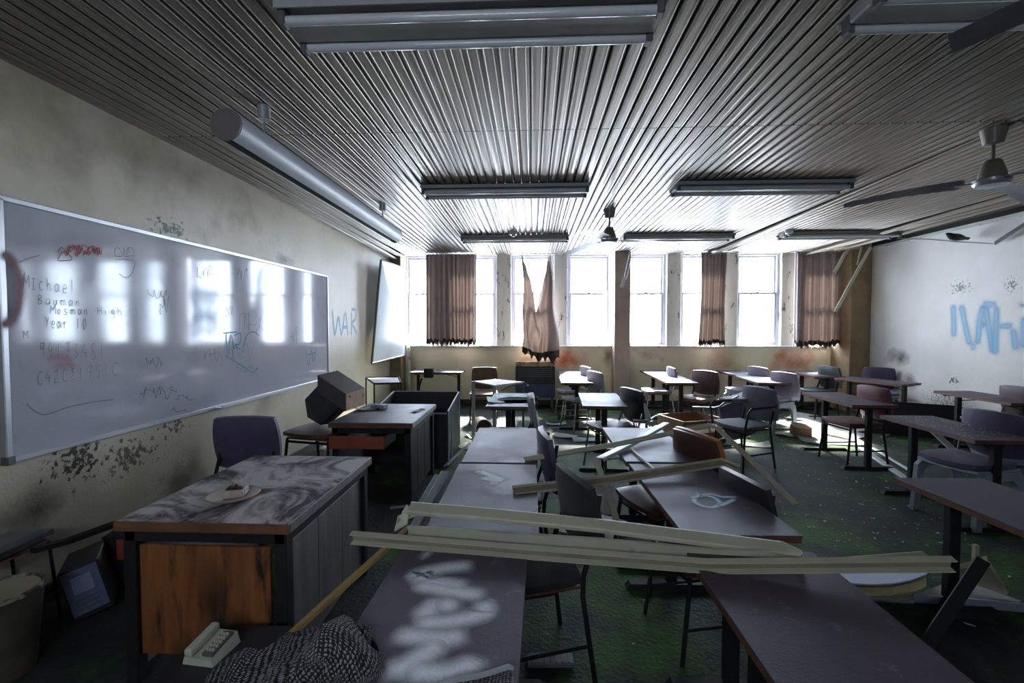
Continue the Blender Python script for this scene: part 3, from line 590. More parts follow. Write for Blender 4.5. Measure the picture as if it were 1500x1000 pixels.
# ================================================================ chairs
def chair_proto(kind, fab, frame, label):
    t = thing('school_chair', label, 'chair', (0,0,0), 0)
    if kind in ('pad', 'arm', 'low'):
        MB().at((0,.01,.432)).cushion(.42,.41,.055,.18,.006).build('seat', fab, t, 60)
        MB().box((0,.0,.402), (.36,.34,.012)).build('seat_board', M_edge, t)
        if kind != 'low':
            MB().at((0,-.225,.635), (math.radians(80),0,0)).cushion(.41,.36,.066,.20,.022).build('backrest', fab, t, 60)
        for s in (-1,1):
            MB().tube([(s*.175,.17,.40),(s*.195,.215,0)], .011, 8).build('leg', frame, t, 60)
            if kind != 'low': MB().tube([(s*.195,-.235,0),(s*.178,-.185,.36),(s*.172,-.19,.44),(s*.165,-.232,.56),(s*.16,-.265,.76)], .011, 8).build('rear_leg', frame, t, 60)
            else: MB().tube([(s*.195,-.235,0),(s*.175,-.17,.40)], .011, 8).build('rear_leg', frame, t, 60)
            MB().tube([(s*.188,.195,.16),(s*.188,-.215,.16)], .008, 6).build('stretcher', frame, t, 60)
        MB().tube([(-.18,.175,.38),(.18,.175,.38)], .009, 6).build('front_rail', frame, t)
        if kind == 'arm':
            for s in (-1,1):
                MB().tube([(s*.20,.20,.42),(s*.235,.20,.60),(s*.24,.16,.64),(s*.24,-.12,.64),(s*.20,-.24,.64)], .011, 8).build('armrest', frame, t, 60)
    else:  # moulded plastic shell with pads
        for s in (-1,1):
            P = [(.235,0),(.20,.36),(.14,.41),(-.16,.41),(-.21,.36),(-.27,0),(-.20,0),(-.145,.30),(-.10,.345),(.09,.345),(.135,.31),(.175,0)]
            m = MB(); m.M = Matrix.Translation((s*.205,0,0)) @ Matrix.Rotation(PI/2, 4, 'Z') @ Matrix.Rotation(PI/2, 4, 'X')
            m.prism(P, -.016, .016); m.build('side_frame', frame, t)
        MB().at((0,0,.405)).cushion(.43,.43,.03,.15,.01).build('seat_shell', frame, t, 60)
        MB().at((0,.015,.440)).cushion(.43,.42,.066,.2,.012).build('seat', fab, t, 60)
        MB().at((0,-.265,.60), (math.radians(80),0,0)).cushion(.42,.40,.02,.22,.035).build('back_shell', frame, t, 60)
        MB().at((0,-.240,.630), (math.radians(80),0,0)).cushion(.42,.36,.05,.22,.034).build('backrest', fab, t, 60)
        MB().box((0,-.20,.36), (.40,.03,.12), bev=.008).build('back_web', frame, t)
    return t
fabric = lambda n, c, k=1.4, rough=.55: mat(n, c, tuple(min(1, v*k) for v in c), scale=7, rough=rough, bump=.25, bscale=260, sheen=.12)
F_navy, F_grey, F_lil, F_blk, F_brn, F_red, F_grn, F_mar, F_pale = fabric('navy_vinyl', (.024,.018,.060), 1.5, .35), fabric('slate_fabric', (.10,.10,.135), 1.4, .7), fabric('lilac_fabric', (.155,.14,.20), 1.3, .6), fabric('black_vinyl', (.014,.013,.015), 1.6, .28), fabric('brown_veneer', (.085,.040,.028), 1.6, .4), fabric('red_vinyl', (.085,.016,.022), 1.5, .4), fabric('dark_green_vinyl', (.018,.030,.030), 1.4, .4), fabric('maroon_vinyl', (.065,.035,.040), 1.4, .45), fabric('pale_grey_fabric', (.24,.24,.27), 1.2, .6)
F_plum = fabric('plum_fabric', (.055,.042,.085), 1.5, .6)
M_pl = mat('pale_blue_plastic', (.24,.28,.34), (.30,.34,.40), scale=4, rough=.4)
M_chr = mat('chrome_tube', (.35,.35,.36), (.22,.22,.22), scale=10, rough=.25, metal=.8)
CH = {}
def chair(kind, fab, frame, label, px, py, ztop, face, group='chairs by the school tables', tip=(0,0), sink=0, s=1.0):
    """back-rest top seen at (px,py) and ztop metres high; face = direction it looks"""
    fx, fy = face; d = math.hypot(fx, fy); fx /= d; fy /= d
    q = G(px, py, ztop); c = Vector((q.x + fx*.25, q.y + fy*.25, sink)); rz = math.atan2(fy, fx) - PI/2
    key = (kind, fab.name, frame.name)
    if key not in CH: CH[key] = o = chair_proto(kind, fab, frame, label); o.location = c; o.rotation_euler = (tip[0], tip[1], rz)
    else: o = copy_tree(CH[key], label, c, (tip[0], tip[1], rz))
    o.scale = (s, s, s); o['label'] = label; o['group'] = group; return o
LFT = (-1, 0)
chair('pad', F_navy, M_blk, 'navy vinyl chair against the third left table', 806, 630, .81, (-1,-.12))
chair('pad', fabric('charcoal_fabric', (.012,.011,.012), 1.5, .85), M_blk, 'dark worn chair standing between the two nearest rows', 850, 690, .81, (-.93,-.3))
chair('pad', F_blk, M_chr, 'shiny black chair behind the small blue-looking table', 928, 568, .81, (-.9,-.38))
chair('pad', F_pale, M_blk, 'pale grey chair beside the table with the folder', 784, 577, .81, (-1,0))
chair('pad', F_pale, M_chr, 'farther pale chair beneath the red scorch mark', 860, 536, .81, (-.95,-.3))
chair('pad', F_pale, M_chr, 'nearer pale chair beneath the red scorch mark', 873, 543, .81, (-.9,-.4))
chair('pad', F_brn, M_blk, 'brown chair with a white dusty seat at the window wall', 710, 537, .81, (.05,-1))
chair('pad', F_lil, M_chr, 'small far chair peeking over the glaring white table', 986, 537, .81, (-1,0))
chair('pad', F_mar, M_blk, 'dark brown upholstered chair behind the glaring white table', 1034, 542, .81, (-.75,-.65))
chair('arm', F_grey, M_blk, 'grey upholstered armchair standing in the open aisle', 1114, 566, .81, (-.90,-.42))
chair('plastic', F_lil, M_pl, 'far lilac plastic-shell chair by the window wall', 1110, 538, .79, (-.93,-.3))
chair('plastic', F_lil, M_pl, 'nearer lilac plastic-shell chair left of the papers', 1148, 546, .79, (-.9,-.4))
chair('pad', F_grn, M_blk, 'dark green chair in the right window corner', 1216, 536, .81, (-1,-.25))
chair('plastic', F_plum, M_pl, 'purple plastic-shell chair behind the skewed table', 1288, 541, .77, (-.55,-.9))
chair('pad', F_red, M_blk, 'red vinyl chair tucked under a table by the papers', 1282, 571, .765, (-.99,-.12))
chair('plastic', F_plum, M_pl, 'dusty purple chair with pale plastic legs by the flake-strewn table', 1456, 604, .79, (-.97,-.24))
chair('pad', F_mar, M_chr, 'maroon chair cut by the right edge of the frame', 1497, 560, .85, (-1,0))
och = chair('pad', mat('orange_brown_ply', (.055,.026,.020), (.085,.038,.028), scale=6, rough=.35), M_blk, 'brown chair with a bright orange ply edge', 1023, 628, .83, (-.94,-.34))
chair('pad', F_blk, M_blk, 'glossy black chair at the table with the eye symbol', 1102, 690, .76, (-.98,-.2), s=.92)
MB().at((0,-.243,.637), (math.radians(80),0,0)).cushion(.425,.375,.05,.20,.022).build('back_rim', mat('orange_ply_edge', (.40,.13,.03), (.28,.08,.02), scale=9, rough=.45), och, 60)
# chair facing the room beside the board wall
chair('pad', F_plum, M_blk, 'dark chair standing against the board wall behind the near desk', 361, 606, .86, (.10,-1), group='chairs near the whiteboard', s=1.05)
# tipped chair lying over the brown one
o = chair('pad', F_grey, M_chr, 'tipped-over chair with a pale blue shiny back', 1030, 580, .62, (-.6,-.5)); o.rotation_euler = (math.radians(-74), math.radians(10), math.radians(200)); o.location = Vector((2.22, 5.70, .26))
# armless stool under the television
t = chair('low', F_brn, M_blk, 'backless chair carrying the old television', 470, 606, .47, (-.2,-1), group='chairs near the whiteboard')
t.location = (-1.86, 3.92, 0); t.rotation_euler = (0,0,math.radians(168)); t.scale = (1.15,1.1,1.22)

# ================================================================ teacher desks
M_dtop = mat('dusty_desk_top', (.50,.47,.46), (.035,.03,.032), scale=2.0, rough=.65, spots=[((.50,.47,.46), 8, .58, .12)], stretch=(1.3,1,1), lo=.44, hi=.60, dist=2.2)
M_dtop2 = mat('bluish_desk_top', (.15,.14,.17), (.10,.085,.10), scale=4, rough=.48, spec=.25, tint=(.35,.5,1), spots=[((.5,.52,.52), 11, .68, .06)])
M_ply = mat('orange_desk_ply', (.30,.105,.030), (.17,.055,.018), scale=2.4, rough=.5, stretch=(5,5,.8), spots=[((.022,.014,.010), 3.0, .50, .16)])
BK = (.012,.010,.009)
add_blots(M_ply, [(-1.12,1.74,.14,.34,.5,.26,BK,.70), (-1.45,1.74,.08,.34,.5,.22,BK,.70), (-1.28,1.74,.30,.10,.5,.30,BK,.6), (-1.05,1.74,.30,.08,.5,.2,BK,.69), (-1.3,1.74,.12,.6,.5,.14,BK,.7)])
M_plyg = mat('grey_desk_ply', (.20,.18,.175), (.13,.115,.115), scale=2.4, rough=.55, stretch=(6,6,.7))
M_lip = mat('scorched_timber_lip', (.20,.085,.035), (.10,.045,.025), scale=5, rough=.5, stretch=(1,1,4))
M_drw = mat('orange_drawer_front', (.32,.075,.030), (.24,.055,.022), scale=6, rough=.5)
def desk(label, x0, x1, y0, y1, ztop, topm, lipm, sidem, frontm, drawer=False, front=True):
    t = thing('teacher_desk', label, 'desk', ((x0+x1)/2, (y0+y1)/2, 0), 0, 'teacher desks along the board wall'); W_, L_ = x1-x0, y1-y0
    MB().box((0,0,ztop-.004), (W_-.012, L_-.012, .008)).build('desktop', topm, t)
    MB().box((0,-L_/2+.008,ztop-.022), (W_,.016,.040), bev=.002).build('front_lip', lipm, t)
    MB().box((0,L_/2-.008,ztop-.022), (W_,.016,.040), bev=.002).build('rear_lip', M_plyg, t)
    for s in (-1,1): MB().box((s*(W_/2-.008),0,ztop-.022), (.016,L_-.032,.040), bev=.002).build('side_lip', M_plyg if s > 0 else lipm, t)
    MB().box((0,0,ztop-.028),(W_-.04,L_-.04,.036)).build('core', M_edge, t)
    for sx in (-1,1):
        for sy in (-1,1):
            MB().box((sx*(W_/2-.045), sy*(L_/2-.045), (ztop-.045)/2), (.05,.05,ztop-.045), bev=.003).build('leg', M_blk, t)
    MB().box((0,-L_/2+.035,ztop-.065),(W_-.06,.03,.045)).build('apron', M_blk, t)
    MB().box((W_/2-.035,0,ztop-.065),(.03,L_-.09,.045)).build('apron', M_blk, t)
    if front: MB().box((-.02,-L_/2+.05,ztop*.53-.02),(W_-.16,.016,ztop*.66), bev=.002).build('front_panel', frontm, t)
    k = 3
    for i in range(k):
        MB().box((W_/2-.05, -L_/2+.07+(L_-.14)*(i+.5)/k, ztop*.5-.03),(.016,(L_-.14)/k-.004,ztop*.76), bev=.002).build('side_board', sidem, t)
    MB().box((-W_/2+.05,0,ztop*.5-.03),(.016,L_-.14,ztop*.76)).build('side_board', sidem, t)
    if drawer:
        d = MB().box((-.09,-L_/2-.05,ztop-.145),(.44,.018,.10), bev=.003).build('drawer', M_drw, t)
        MB().box((-.30,-L_/2+.11,ztop-.15),(.012,.30,.09)).box((.12,-L_/2+.11,ztop-.15),(.012,.30,.09)).box((-.09,-L_/2+.11,ztop-.192),(.43,.30,.008)).build('drawer_box', M_plyg, d)
    return t
desk('large near desk with a dusty swirled top and orange ply front', -1.655, -.945, 1.70, 2.62, .68, M_dtop, M_lip, M_plyg, M_ply)
desk('farther desk with an open orange drawer beside the television', -1.625, -.945, 3.53, 4.42, .68, M_dtop2, M_edge, M_blk, M_blk, drawer=True, front=False)
# plate and crust
q = G(342, 726, .69); t = thing('plate', 'round cream plate on the near dusty desk', 'plate', (q.x, q.y, .680))
MB().lathe([(.055,0),(.098,.012),(.105,.018),(.103,.021),(.07,.012),(.055,.008),(.0005,.008)], 32, caps=False).build('dish', mat('cream_china', (.55,.48,.40), (.48,.40,.32), rough=.35, scale=5), t, 40)
MB().lathe([(.104,.0175),(.107,.0195),(.104,.0215)], 32, caps=False).build('rim', mat('plate_rim', (.36,.22,.15), rough=.4), t, 40)
t = thing('stale_bread', 'square crust with dark crumbs lying on the plate', 'food', (q.x+.006, q.y+.006, .690), math.radians(16))
m = MB()
for a, b, c, d in ((0,.034,.085,.018),(0,-.034,.085,.018),(.036,0,.018,.06),(-.036,0,.018,.06)): m.box((a,b,.018),(c,d,.034), bev=.005)
m.box((0,0,.006),(.07,.06,.01)); m.build('crust', mat('dry_crust', (.52,.44,.38), (.42,.33,.27), scale=30, rough=.8, bump=.5), t)
m = MB()
for k in range(16): m.box((rnd.uniform(-.03,.03), rnd.uniform(-.026,.026), .03+rnd.uniform(0,.01)), (.012,.010,.008), rot=(rnd.random()*3,rnd.random()*3,0))
m.build('crumbs', mat('burnt_crumb', (.07,.022,.015), (.04,.015,.012), rough=.7), t)
# open-topped media cabinet behind the second desk
t = thing('media_cabinet', 'black open-topped cabinet with pale metal edging behind the far desk', 'cabinet', (0,0,0))
xa, xb, ya, yb = -1.66, -.885, 4.66, 5.36; za, zb = .56, .665
M_cab = mat('cabinet_black', (.014,.013,.015), (.024,.022,.024), rough=.5, scale=5)
for X in (xa, xb): MB().hull([(X+o, y, z) for o in (0,.018) for y, z in ((ya,0),(yb,0),(ya,za),(yb,zb))]).build('side_panel', M_cab, t)
MB().box(((xa+xb)/2+.009, yb-.009, zb/2),(xb-xa-.018,.018,zb)).build('back_panel', M_cab, t)
MB().box(((xa+xb)/2+.009, ya+.009, za*.5-.01),(xb-xa-.018,.018,za-.02)).build('front_panel', M_cab, t)
MB().box(((xa+xb)/2+.009,(ya+yb)/2,.30),(xb-xa-.02,yb-ya-.04,.016)).build('shelf', M_cab, t)
for P_ in ([(xa,ya,za),(xa,yb,zb)],[(xb+.009,ya,za),(xb+.009,yb,zb)],[(xa,yb,zb),(xb,yb,zb)],[(xa,ya,za-.02),(xb,ya,za-.02)],[(xb+.018,ya,0.01),(xb+.018,ya,za)],[(xb+.018,ya+.17,0.01),(xb+.018,ya+.17,za)],[(xb+.018,yb,.01),(xb+.018,yb,zb)]): MB().tube(P_, .008, 6).build('edge_trim', M_frame, t)
# television on the stool
t = thing('television', 'old black tube television tipped on the backless chair', 'television', (0,0,0))
TV = lambda x, y, Y: PY(400+x/4.763, 530+y/4.763, Y)
O_ = TV(505,222,3.72); e1, e2, e3 = TV(638,180,3.98)-O_, TV(310,92,3.86)-O_, TV(505,345,3.72)-O_
MB().hull([O_+e1*i+e2*j+e3*k for i in (0,1) for j in (0,1) for k in (0,1)]).build('front_casing', mat('television_black', (.050,.041,.039), (.066,.054,.050), rough=.5, scale=8), t)
MB().hull([O_+e1*i+e2*j+e3*k for i in (.08,.92) for j in (.25,.98) for k in (.5,1.02)] + [TV(222,262,3.95), TV(240,385,3.95), TV(330,440,3.86), TV(262,235,4.10), TV(400,430,3.86), TV(300,400,4.12)]).build('tube_housing', M_cab, t)
P4 = [TV(505,222,3.72), TV(638,180,3.98), TV(640,290,3.98), TV(505,345,3.72)]; cn = sum(P4, Vector())/4; nn = (P4[1]-P4[0]).cross(P4[3]-P4[0]).normalized(); nn = nn if nn.y < 0 else -nn
MB().hull([cn+(p_-cn)*.97 + nn*o for p_ in P4 for o in (-.002,.006)]).build('end_panel', mat('television_tan', (.46,.29,.18), (.38,.22,.13), rough=.6, scale=7), t)
for a, b in ((528,240),(625,232)): 
    q = TV(a,b,3.72+.26*(a-505)/133); MB().tube([q+nn*.004, q+nn*.012], .010, 10).build('knob', M_cap, t)
# small things on the far desk
q = G(556, 598, .68)
t = thing('paper_packet', 'grey-blue packet among papers on the far desk', 'packet', (q.x, q.y, .684), math.radians(-20)); MB().box((0,0,.018),(.14,.07,.036), bev=.004).build('box', mat('greyblue_card', (.26,.29,.36), rough=.6), t); MB().box((.045,0,.018),(.03,.072,.038)).build('band', M_frame, t)
M_pap = mat('old_paper', (.62,.64,.62), (.52,.54,.52), scale=3, rough=.8)
def sheet(name, label, cat, c, w_, h_, rz, curl=.02, m=None, seed=0, group='loose papers on the floor', z=None):
    r = random.Random(seed); a = [r.uniform(0,6) for _ in range(4)]
    o = MB().grid(lambda u,v: ((u-.5)*w_, (v-.5)*h_, .003 + curl*(abs(u-.5)*2)**3*abs(math.sin(a[0]+v*2)) + .3*curl*(.5+.5*math.sin(a[1]+u*5+v*3))), 8, 6, .0012).build(name, m or M_pap, None, 60, (c[0],c[1],(c[2] if z is None else z)), (0,0,rz)); return tag(o, label, cat, group)
sheet('paper_sheet', 'crumpled grey paper lying behind the packet on the far desk', 'paper', G(537,600,.68), .2,.15,.5, .03, seed=4, z=.681, group='papers on the far desk')
sheet('paper_sheet', 'white scrap of paper near the far desk corner', 'paper', G(612,602,.68), .12,.09,.9, .012, seed=5, z=.681, group='papers on the far desk')
# folder on table T8
M_fold = mat('pale_blue_folder', (.32,.46,.52), (.26,.38,.46), rough=.45, scale=4)
t = thing('folder', 'open pale blue folder lying on a table', 'folder', (-.24, 4.86, ZT+.001), math.radians(8))
MB().grid(lambda u,v: ((u-.5)*.46-.02, (v-.5)*.34-.1, .004+.05*max(0,.35-u)**1.2), 8, 4, .003).build('lower_cover', M_fold, t)
MB().grid(lambda u,v: ((u-.5)*.34+.03, (v-.5)*.30+.06, .018+.05*u*(1-u)*1.5 - .01*v), 8, 4, .006).build('upper_cover', M_fold, t)
MB().box((.02,.03,.010),(.3,.26,.010)).build('paper_block', M_pap, t)
# upturned pale metal frame beside it
t = thing('metal_frame', 'pale upturned metal table frame left of the folder table', 'frame', (0,0,0))
M_pf = mat('pale_frame_paint', (.36,.34,.32), (.28,.26,.25), rough=.45, scale=6)
F_ = lambda x, y, Y: PY(680+x/7.5, 520+y/7.5, Y)
q1, q2, q3, q4 = F_(100,285,5.6), F_(340,262,6.25), F_(650,292,6.1), F_(330,330,5.5)
MB().hull([p_+Vector((0,0,o)) for p_ in (q1,q2,q3,q4) for o in (-.02,0)]).build('tray', M_pf, t)
for q_ in (q1, q4): MB().hull([(q_.x+a, q_.y+b, z_) for a in (-.02,.02) for b in (-.015,.015) for z_ in (0, q_.z)]).build('leg', M_pf, t)
for q_ in (q2, q3): MB().hull([(q_.x+a, q_.y+b, z_) for a in (-.015,.015) for b in (-.015,.015) for z_ in (0, q_.z)]).build('leg', M_cap, t)
MB().tube([F_(410,385,5.7), F_(520,335,5.75), F_(690,315,5.8), F_(700,330,5.8), F_(650,370,5.8)], .010, 6).build('bent_rod', M_chr, t)
# wire side frame by the left wall
t = thing('nest_table_frame', 'thin black metal side table without a top by the left wall', 'table', (0,0,0))
zz = .72; c4 = [G(536,553,zz), G(584,552,zz), G(588,561,zz), G(548,562,zz)]
MB().tube(c4, .012, 8, closed=True).build('top_rail', M_blk, t)
for q_ in c4: MB().tube([(q_.x,q_.y,0),(q_.x,q_.y,zz)], .010, 8).build('leg', M_blk, t)
MB().hull([q_*1.0 + (Vector((0,0,-.006+o))) for q_ in c4 for o in (0,.004)]).build('tray', M_frame, t)
MB().tube([(c4[3].x,c4[3].y,.12),(c4[2].x,c4[2].y,.12)], .008, 6).build('stretcher', M_blk, t)
# clamp lamp on the thin-legged table
q = PY(628,546,7.56); t = thing('clamp_projector', 'small black box on a bent arm fixed to the far table edge', 'projector', (q.x, q.y, 0))
MB().box((0,0,q.z),(.15,.10,.16), bev=.01).build('body', M_blk, t); MB().tube([(0,0,q.z-.09),(-.12,-.01,q.z-.1),(-.22,0,.25),(-.24,0,.0)], .018, 8).build('arm', M_blk, t)
MB().box((-.02,-.01,q.z-.09),(.13,.09,.02)).build('bracket', M_frame, t)
# ================================================================ fallen ceiling slats
M_st = mat('cream_slat_enamel', (.50,.48,.36), (.42,.40,.30), scale=5, rough=.42, spots=[((.22,.18,.12), 12, .66, .1)], bump=.05)
M_stw = mat('pale_slat_enamel', (.52,.56,.54), (.46,.50,.48), scale=5, rough=.35)
M_sty = mat('yellowed_slat', (.42,.29,.10), (.32,.20,.07), scale=6, rough=.5)
def chan(w_=.068, lip=.016, th=.003):
    a, b = w_/2, w_/2-.006
    return [(-a,-lip),(-a,0),(-b,.003),(b,.003),(a,0),(a,-lip),(a-th,-lip),(a-th,-.002),(b-.002,0),(-b+.002,0),(-a+th,-.002),(-a+th,-lip)]
M_gr = mat('grimy_shaded_slat_inside', (.19,.155,.105), (.27,.23,.16), scale=7, rough=.7)  # brown holds both grime and the channel's own shade, painted in
def strip(label, pts, up, m=None, prof=None, group='fallen ceiling slats', name='ceiling_strip', inner=0):
    o = tag(MB().sweep(prof or chan(), pts, up).build(name, m or M_st, None), label, 'metal strip', group)
    if inner: MB().sweep([(-inner/2,-.0022),(inner/2,-.0022),(inner/2,-.0032),(-inner/2,-.0032)], pts, up).build('grimy_shaded_inside', M_gr, o)
    return o
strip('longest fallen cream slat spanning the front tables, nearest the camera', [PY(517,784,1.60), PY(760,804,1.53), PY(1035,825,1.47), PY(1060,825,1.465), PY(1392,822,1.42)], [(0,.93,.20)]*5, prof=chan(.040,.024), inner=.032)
m_ = [PY(600,742,1.72), PY(720,752,1.70), PY(880,768,1.66), PY(1040,788,1.60), PY(1150,802,1.565), PY(1174,808,1.55), PY(1170,815,1.545), PY(1040,812,1.57), PY(880,797,1.60), PY(598,778,1.66)]
strip('cream slat folded back on itself above the sprayed table', m_, [(0,-.45,.9)]*5 + [(.9,-.3,.3)] + [(0,.9,.1)]*4, prof=chan(.052,.014))
strip('curled torn end of the folded slat', [PY(600,742,1.72), PY(594,752,1.72), PY(592,765,1.71), PY(580,772,1.70), PY(586,760,1.74), PY(608,750,1.75)], (.2,-.9,.2), M_st, chan(.030,.004,.002))
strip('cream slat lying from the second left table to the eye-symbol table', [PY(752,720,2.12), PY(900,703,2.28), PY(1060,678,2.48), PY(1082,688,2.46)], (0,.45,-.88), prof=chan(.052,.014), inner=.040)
strip('thin slat bent to a peak and sloping down to the right aisle', [PY(768,672,2.62), PY(900,650,2.80), PY(1040,622,3.0), PY(1050,625,2.98), PY(1100,672,2.72), PY(1166,738,2.38)], (0,-.6,.8), prof=chan(.03,.012))
strip('shiny pale slat slanting over the table by the orange chair', [PY(878,671,2.66), PY(930,645,3.0), PY(976,619,3.34)], (-.35,-.35,.87), M_stw, chan(.055,.014))
strip('short bent slat hanging down between the middle tables', [PY(873,672,2.63), PY(885,705,2.56), PY(906,768,2.42)], (.3,-.9,.2), prof=chan(.035,.01))
strip('very thin strip across the table by the orange chair', [G(920,653,.676), G(958,686,.676)], (0,0,1), prof=chan(.014,.005,.002))
strip('yellow timber strip slanting from the blanket to the left tables', [PY(372,978,1.30), PY(486,874,1.62), PY(598,774,1.93)], (-.5,-.5,.7), M_sty, [(-.017,-.007),(-.017,.007),(.017,.007),(.017,-.007)], group='timber strips')
strip('grey channel leaning left of the second left table', [PY(652,690,2.50), PY(606,772,2.12)], (-.2,-.5,.85), M_alu, chan(.05,.014))
strip('thin grey strip beside the leaning channel', [PY(640,695,2.60), PY(612,742,2.42)], (-.2,-.5,.85), M_alu, chan(.03,.01))
strip('dark flat bar propped at the media cabinet foot', [G(652,682,.02), PY(682,654,4.9)], (-.6,-.5,.6), M_frame, [(-.03,-.004),(-.03,.004),(.03,.004),(.03,-.004)])
strip('slat end lying behind the nearest long slat', [G(1190,826,.03), G(1358,813,.03)], (0,-.3,.9))
strip('slat lying on the floor right of the red chair', [G(1262,655,.02), G(1330,702,.02)], (0,0,1), M_stw)
strip('paired slat on the floor right of the red chair', [G(1278,655,.02), G(1345,696,.02)], (0,0,1), M_alu, chan(.04,.01))
strip('slat leaning under the flake-strewn table', [PY(1362,626,4.25), PY(1412,672,3.95)], (-.3,-.5,.8), M_stw, chan(.05,.012))
strip('thin batten on the floor below the right wall table', [G(1290,640,.015), G(1345,618,.015)], (0,0,1), M_sty, chan(.03,.01))
strip('second thin batten on the floor below the right wall table', [G(1275,633,.015), G(1335,612,.015)], (0,0,1), M_sty, chan(.03,.01))
strip('short batten near the flake-strewn table foot', [G(1284,617,.012), G(1305,617,.012)], (0,0,1), M_sty, chan(.025,.01))
strip('crooked thin strip under the folded slat', [PY(600,740,1.75), PY(572,743,1.80)], (0,-.3,.9), M_cap, chan(.010,.004,.001))
# hanging pieces in the broken ceiling corner and at the pier
strip('long slat hanging slantwise in the broken ceiling corner', [PY(1276,362,7.5), PY(1270,372,7.5), PY(1224,457,7.45)], (.4,-.9,.1), M_st, chan(.06,.012), 'hanging slats')
strip('short slat hanging before the right corner curtain', [PY(1262,360,7.6), PY(1245,364,7.6), PY(1238,372,7.6), PY(1223,399,7.6)], (.4,-.9,.1), M_st, chan(.06,.012), 'hanging slats')
strip('thin slat hanging at the corner pier', [PY(1262,362,7.62), PY(1256,388,7.62)], (.4,-.9,.1), M_st, chan(.03,.01), 'hanging slats')
t = thing('hanging_bracket', 'pale hanging wire bracket with a white end at the brown pier', 'bracket', (0,0,0))
for a, b in (((923,366),(914,407)),((928,366),(917,409))): MB().tube([PY(*a,7.85), PY(*b,7.85)], .006, 6).build('wire', M_stw, t)
MB().sweep([(-.025,-.006),(-.025,.006),(.025,.006),(.025,-.006)], [PY(915,406,7.85), PY(911,421,7.85)], (0,-1,0)).build('end_plate', M_tube, t)
strip('long pale strip drooping along the right wall under the bird', [PY(1314,349,6.4), PY(1360,350,6.2), PY(1410,354,6.0), PY(1456,356.5,5.8)], (0,-.3,.9), M_st, chan(.024,.006,.002), 'hanging slats')
strip('dark strip hanging from the ceiling gap by the right wall', [PX(1457,356,5.52), PX(1510,322,5.52)], (-.9,0,.3), M_cap, chan(.05,.01), 'hanging slats')
struct(MB().box((5.46, 5.4, 2.83),(.05,5.6,.08)).build('trim_3', mat('roof_batten', (.07,.05,.035), rough=.8)))
# bird on the drooping strip
t = thing('bird', 'dark pigeon perched on the drooping strip near the right wall', 'bird', (0,0,0))
Y_ = 6.05; B_ = lambda x, y, Y=Y_: PY(1250+x/5, 170+y/5, Y)
c = [B_(682,858), B_(697,866), B_(720,882), B_(755,886), B_(790,890), B_(820,895), B_(850,891)]
m = MB(); m.tube(c, [.010,.026,.040,.046,.036,.020,.006], 12)
body = m.build('body', mat('pigeon_feathers', (.012,.012,.014), (.022,.022,.026), scale=20, rough=.5), t, 60)
MB().tube([c[0], c[0]+Vector((-.022,0,-.008))], [.006,.001], 6).build('beak', M_cap, t)
MB().hull([B_(800,888), B_(800,898), B_(858,888), B_(855,897), B_(838,908), B_(800,890,Y_+.05), B_(850,892,Y_+.05)]).build('tail', MATS['pigeon_feathers'], t)
for dy in (-.03,.03): 
    m = MB(); m.tube([B_(725,878)+Vector((0,dy,0)), B_(760,880)+Vector((0,dy*1.3,0)), B_(810,890)+Vector((0,dy,0))], [.016,.022,.004], 8); m.build('wing', MATS['pigeon_feathers'], t, 60)
for x in (735,752): MB().tube([B_(x,895), B_(x,908)], .004, 5).build('leg', mat('pigeon_leg', (.2,.06,.05), rough=.6), t)

# ================================================================ papers, flakes and wreckage on the floor
papers = [(1198,626,1.0,.75,.3,'big bright paper sheet under the red chair'),(1214,645,.70,.50,-.2,'striped paper sheet nearest under the red chair'),(1182,614,.65,.5,.9,'white sheet behind the red chair legs'),(1158,638,.38,.22,.2,'curled grey sheet left of the bright papers'),(1238,640,.45,.32,.5,'pale sheet at the foot of the red chair table'),
  (1100,652,.42,.20,-.25,'thin paper under the grey armchair'),(1075,640,.40,.16,-.1,'far paper strip under the grey armchair'),(862,645,.42,.2,.1,'paper left of the black shiny chair'),(830,640,.34,.2,-.4,'paper beyond the navy chair'),(905,618,.36,.24,.2,'white card under the small blue-looking table'),
  (700,640,.26,.3,.6,'bright torn paper by the media cabinet'),(690,655,.22,.26,-.3,'small bright torn paper at the cabinet corner'),(955,632,.3,.22,.4,'white sheet near the fallen chrome frame'),(700,622,.24,.2,.1,'far bright scrap beside the cabinet'),(1000,628,.24,.15,.3,'small paper before the tipped chair'),(815,622,.3,.12,.2,'curled white scrap between the far tables')]
for k, (px, py, a, b, rz, lb) in enumerate(papers): sheet('paper_sheet', lb, 'paper', G(px,py,0), a, b, rz, .035, seed=k+10, z=.003+.002*(k % 5))
m = MB(); r = random.Random(3)
for k in range(420):
    if k < 330: px, py = r.uniform(1120,1420), r.uniform(640,800)
    else: px, py = r.uniform(600,1480), r.uniform(610,960)
    q = G(px, py, .004); s = r.uniform(.003,.010)*(1.6 if r.random() < .12 else 1); a = r.uniform(0,3)
    m.at(q, (r.uniform(-.3,.3), r.uniform(-.3,.3), a)).box((0,0,0), (s*r.uniform(1,3), s, .002))
o = m.build('paint_flakes', mat('paint_flake', (.50,.53,.52), (.34,.36,.36), scale=30, rough=.7)); tag(o, 'scattered pale paint flakes on the floor', 'debris'); o['kind'] = 'stuff'
m = MB()
for k in range(150):
    u, v = r.random(), r.random(); q = Vector((3.07+.39*u, 3.3+.76*v, ZT+.002)); s = r.uniform(.003,.008)
    m.at(q, (0,0,r.uniform(0,3))).box((0,0,0), (s*r.uniform(1,2.5), s, .002))
o = m.build('plaster_flakes', MATS['paint_flake']); tag(o, 'pale flakes scattered over the flake-strewn table', 'debris'); o['kind'] = 'stuff'
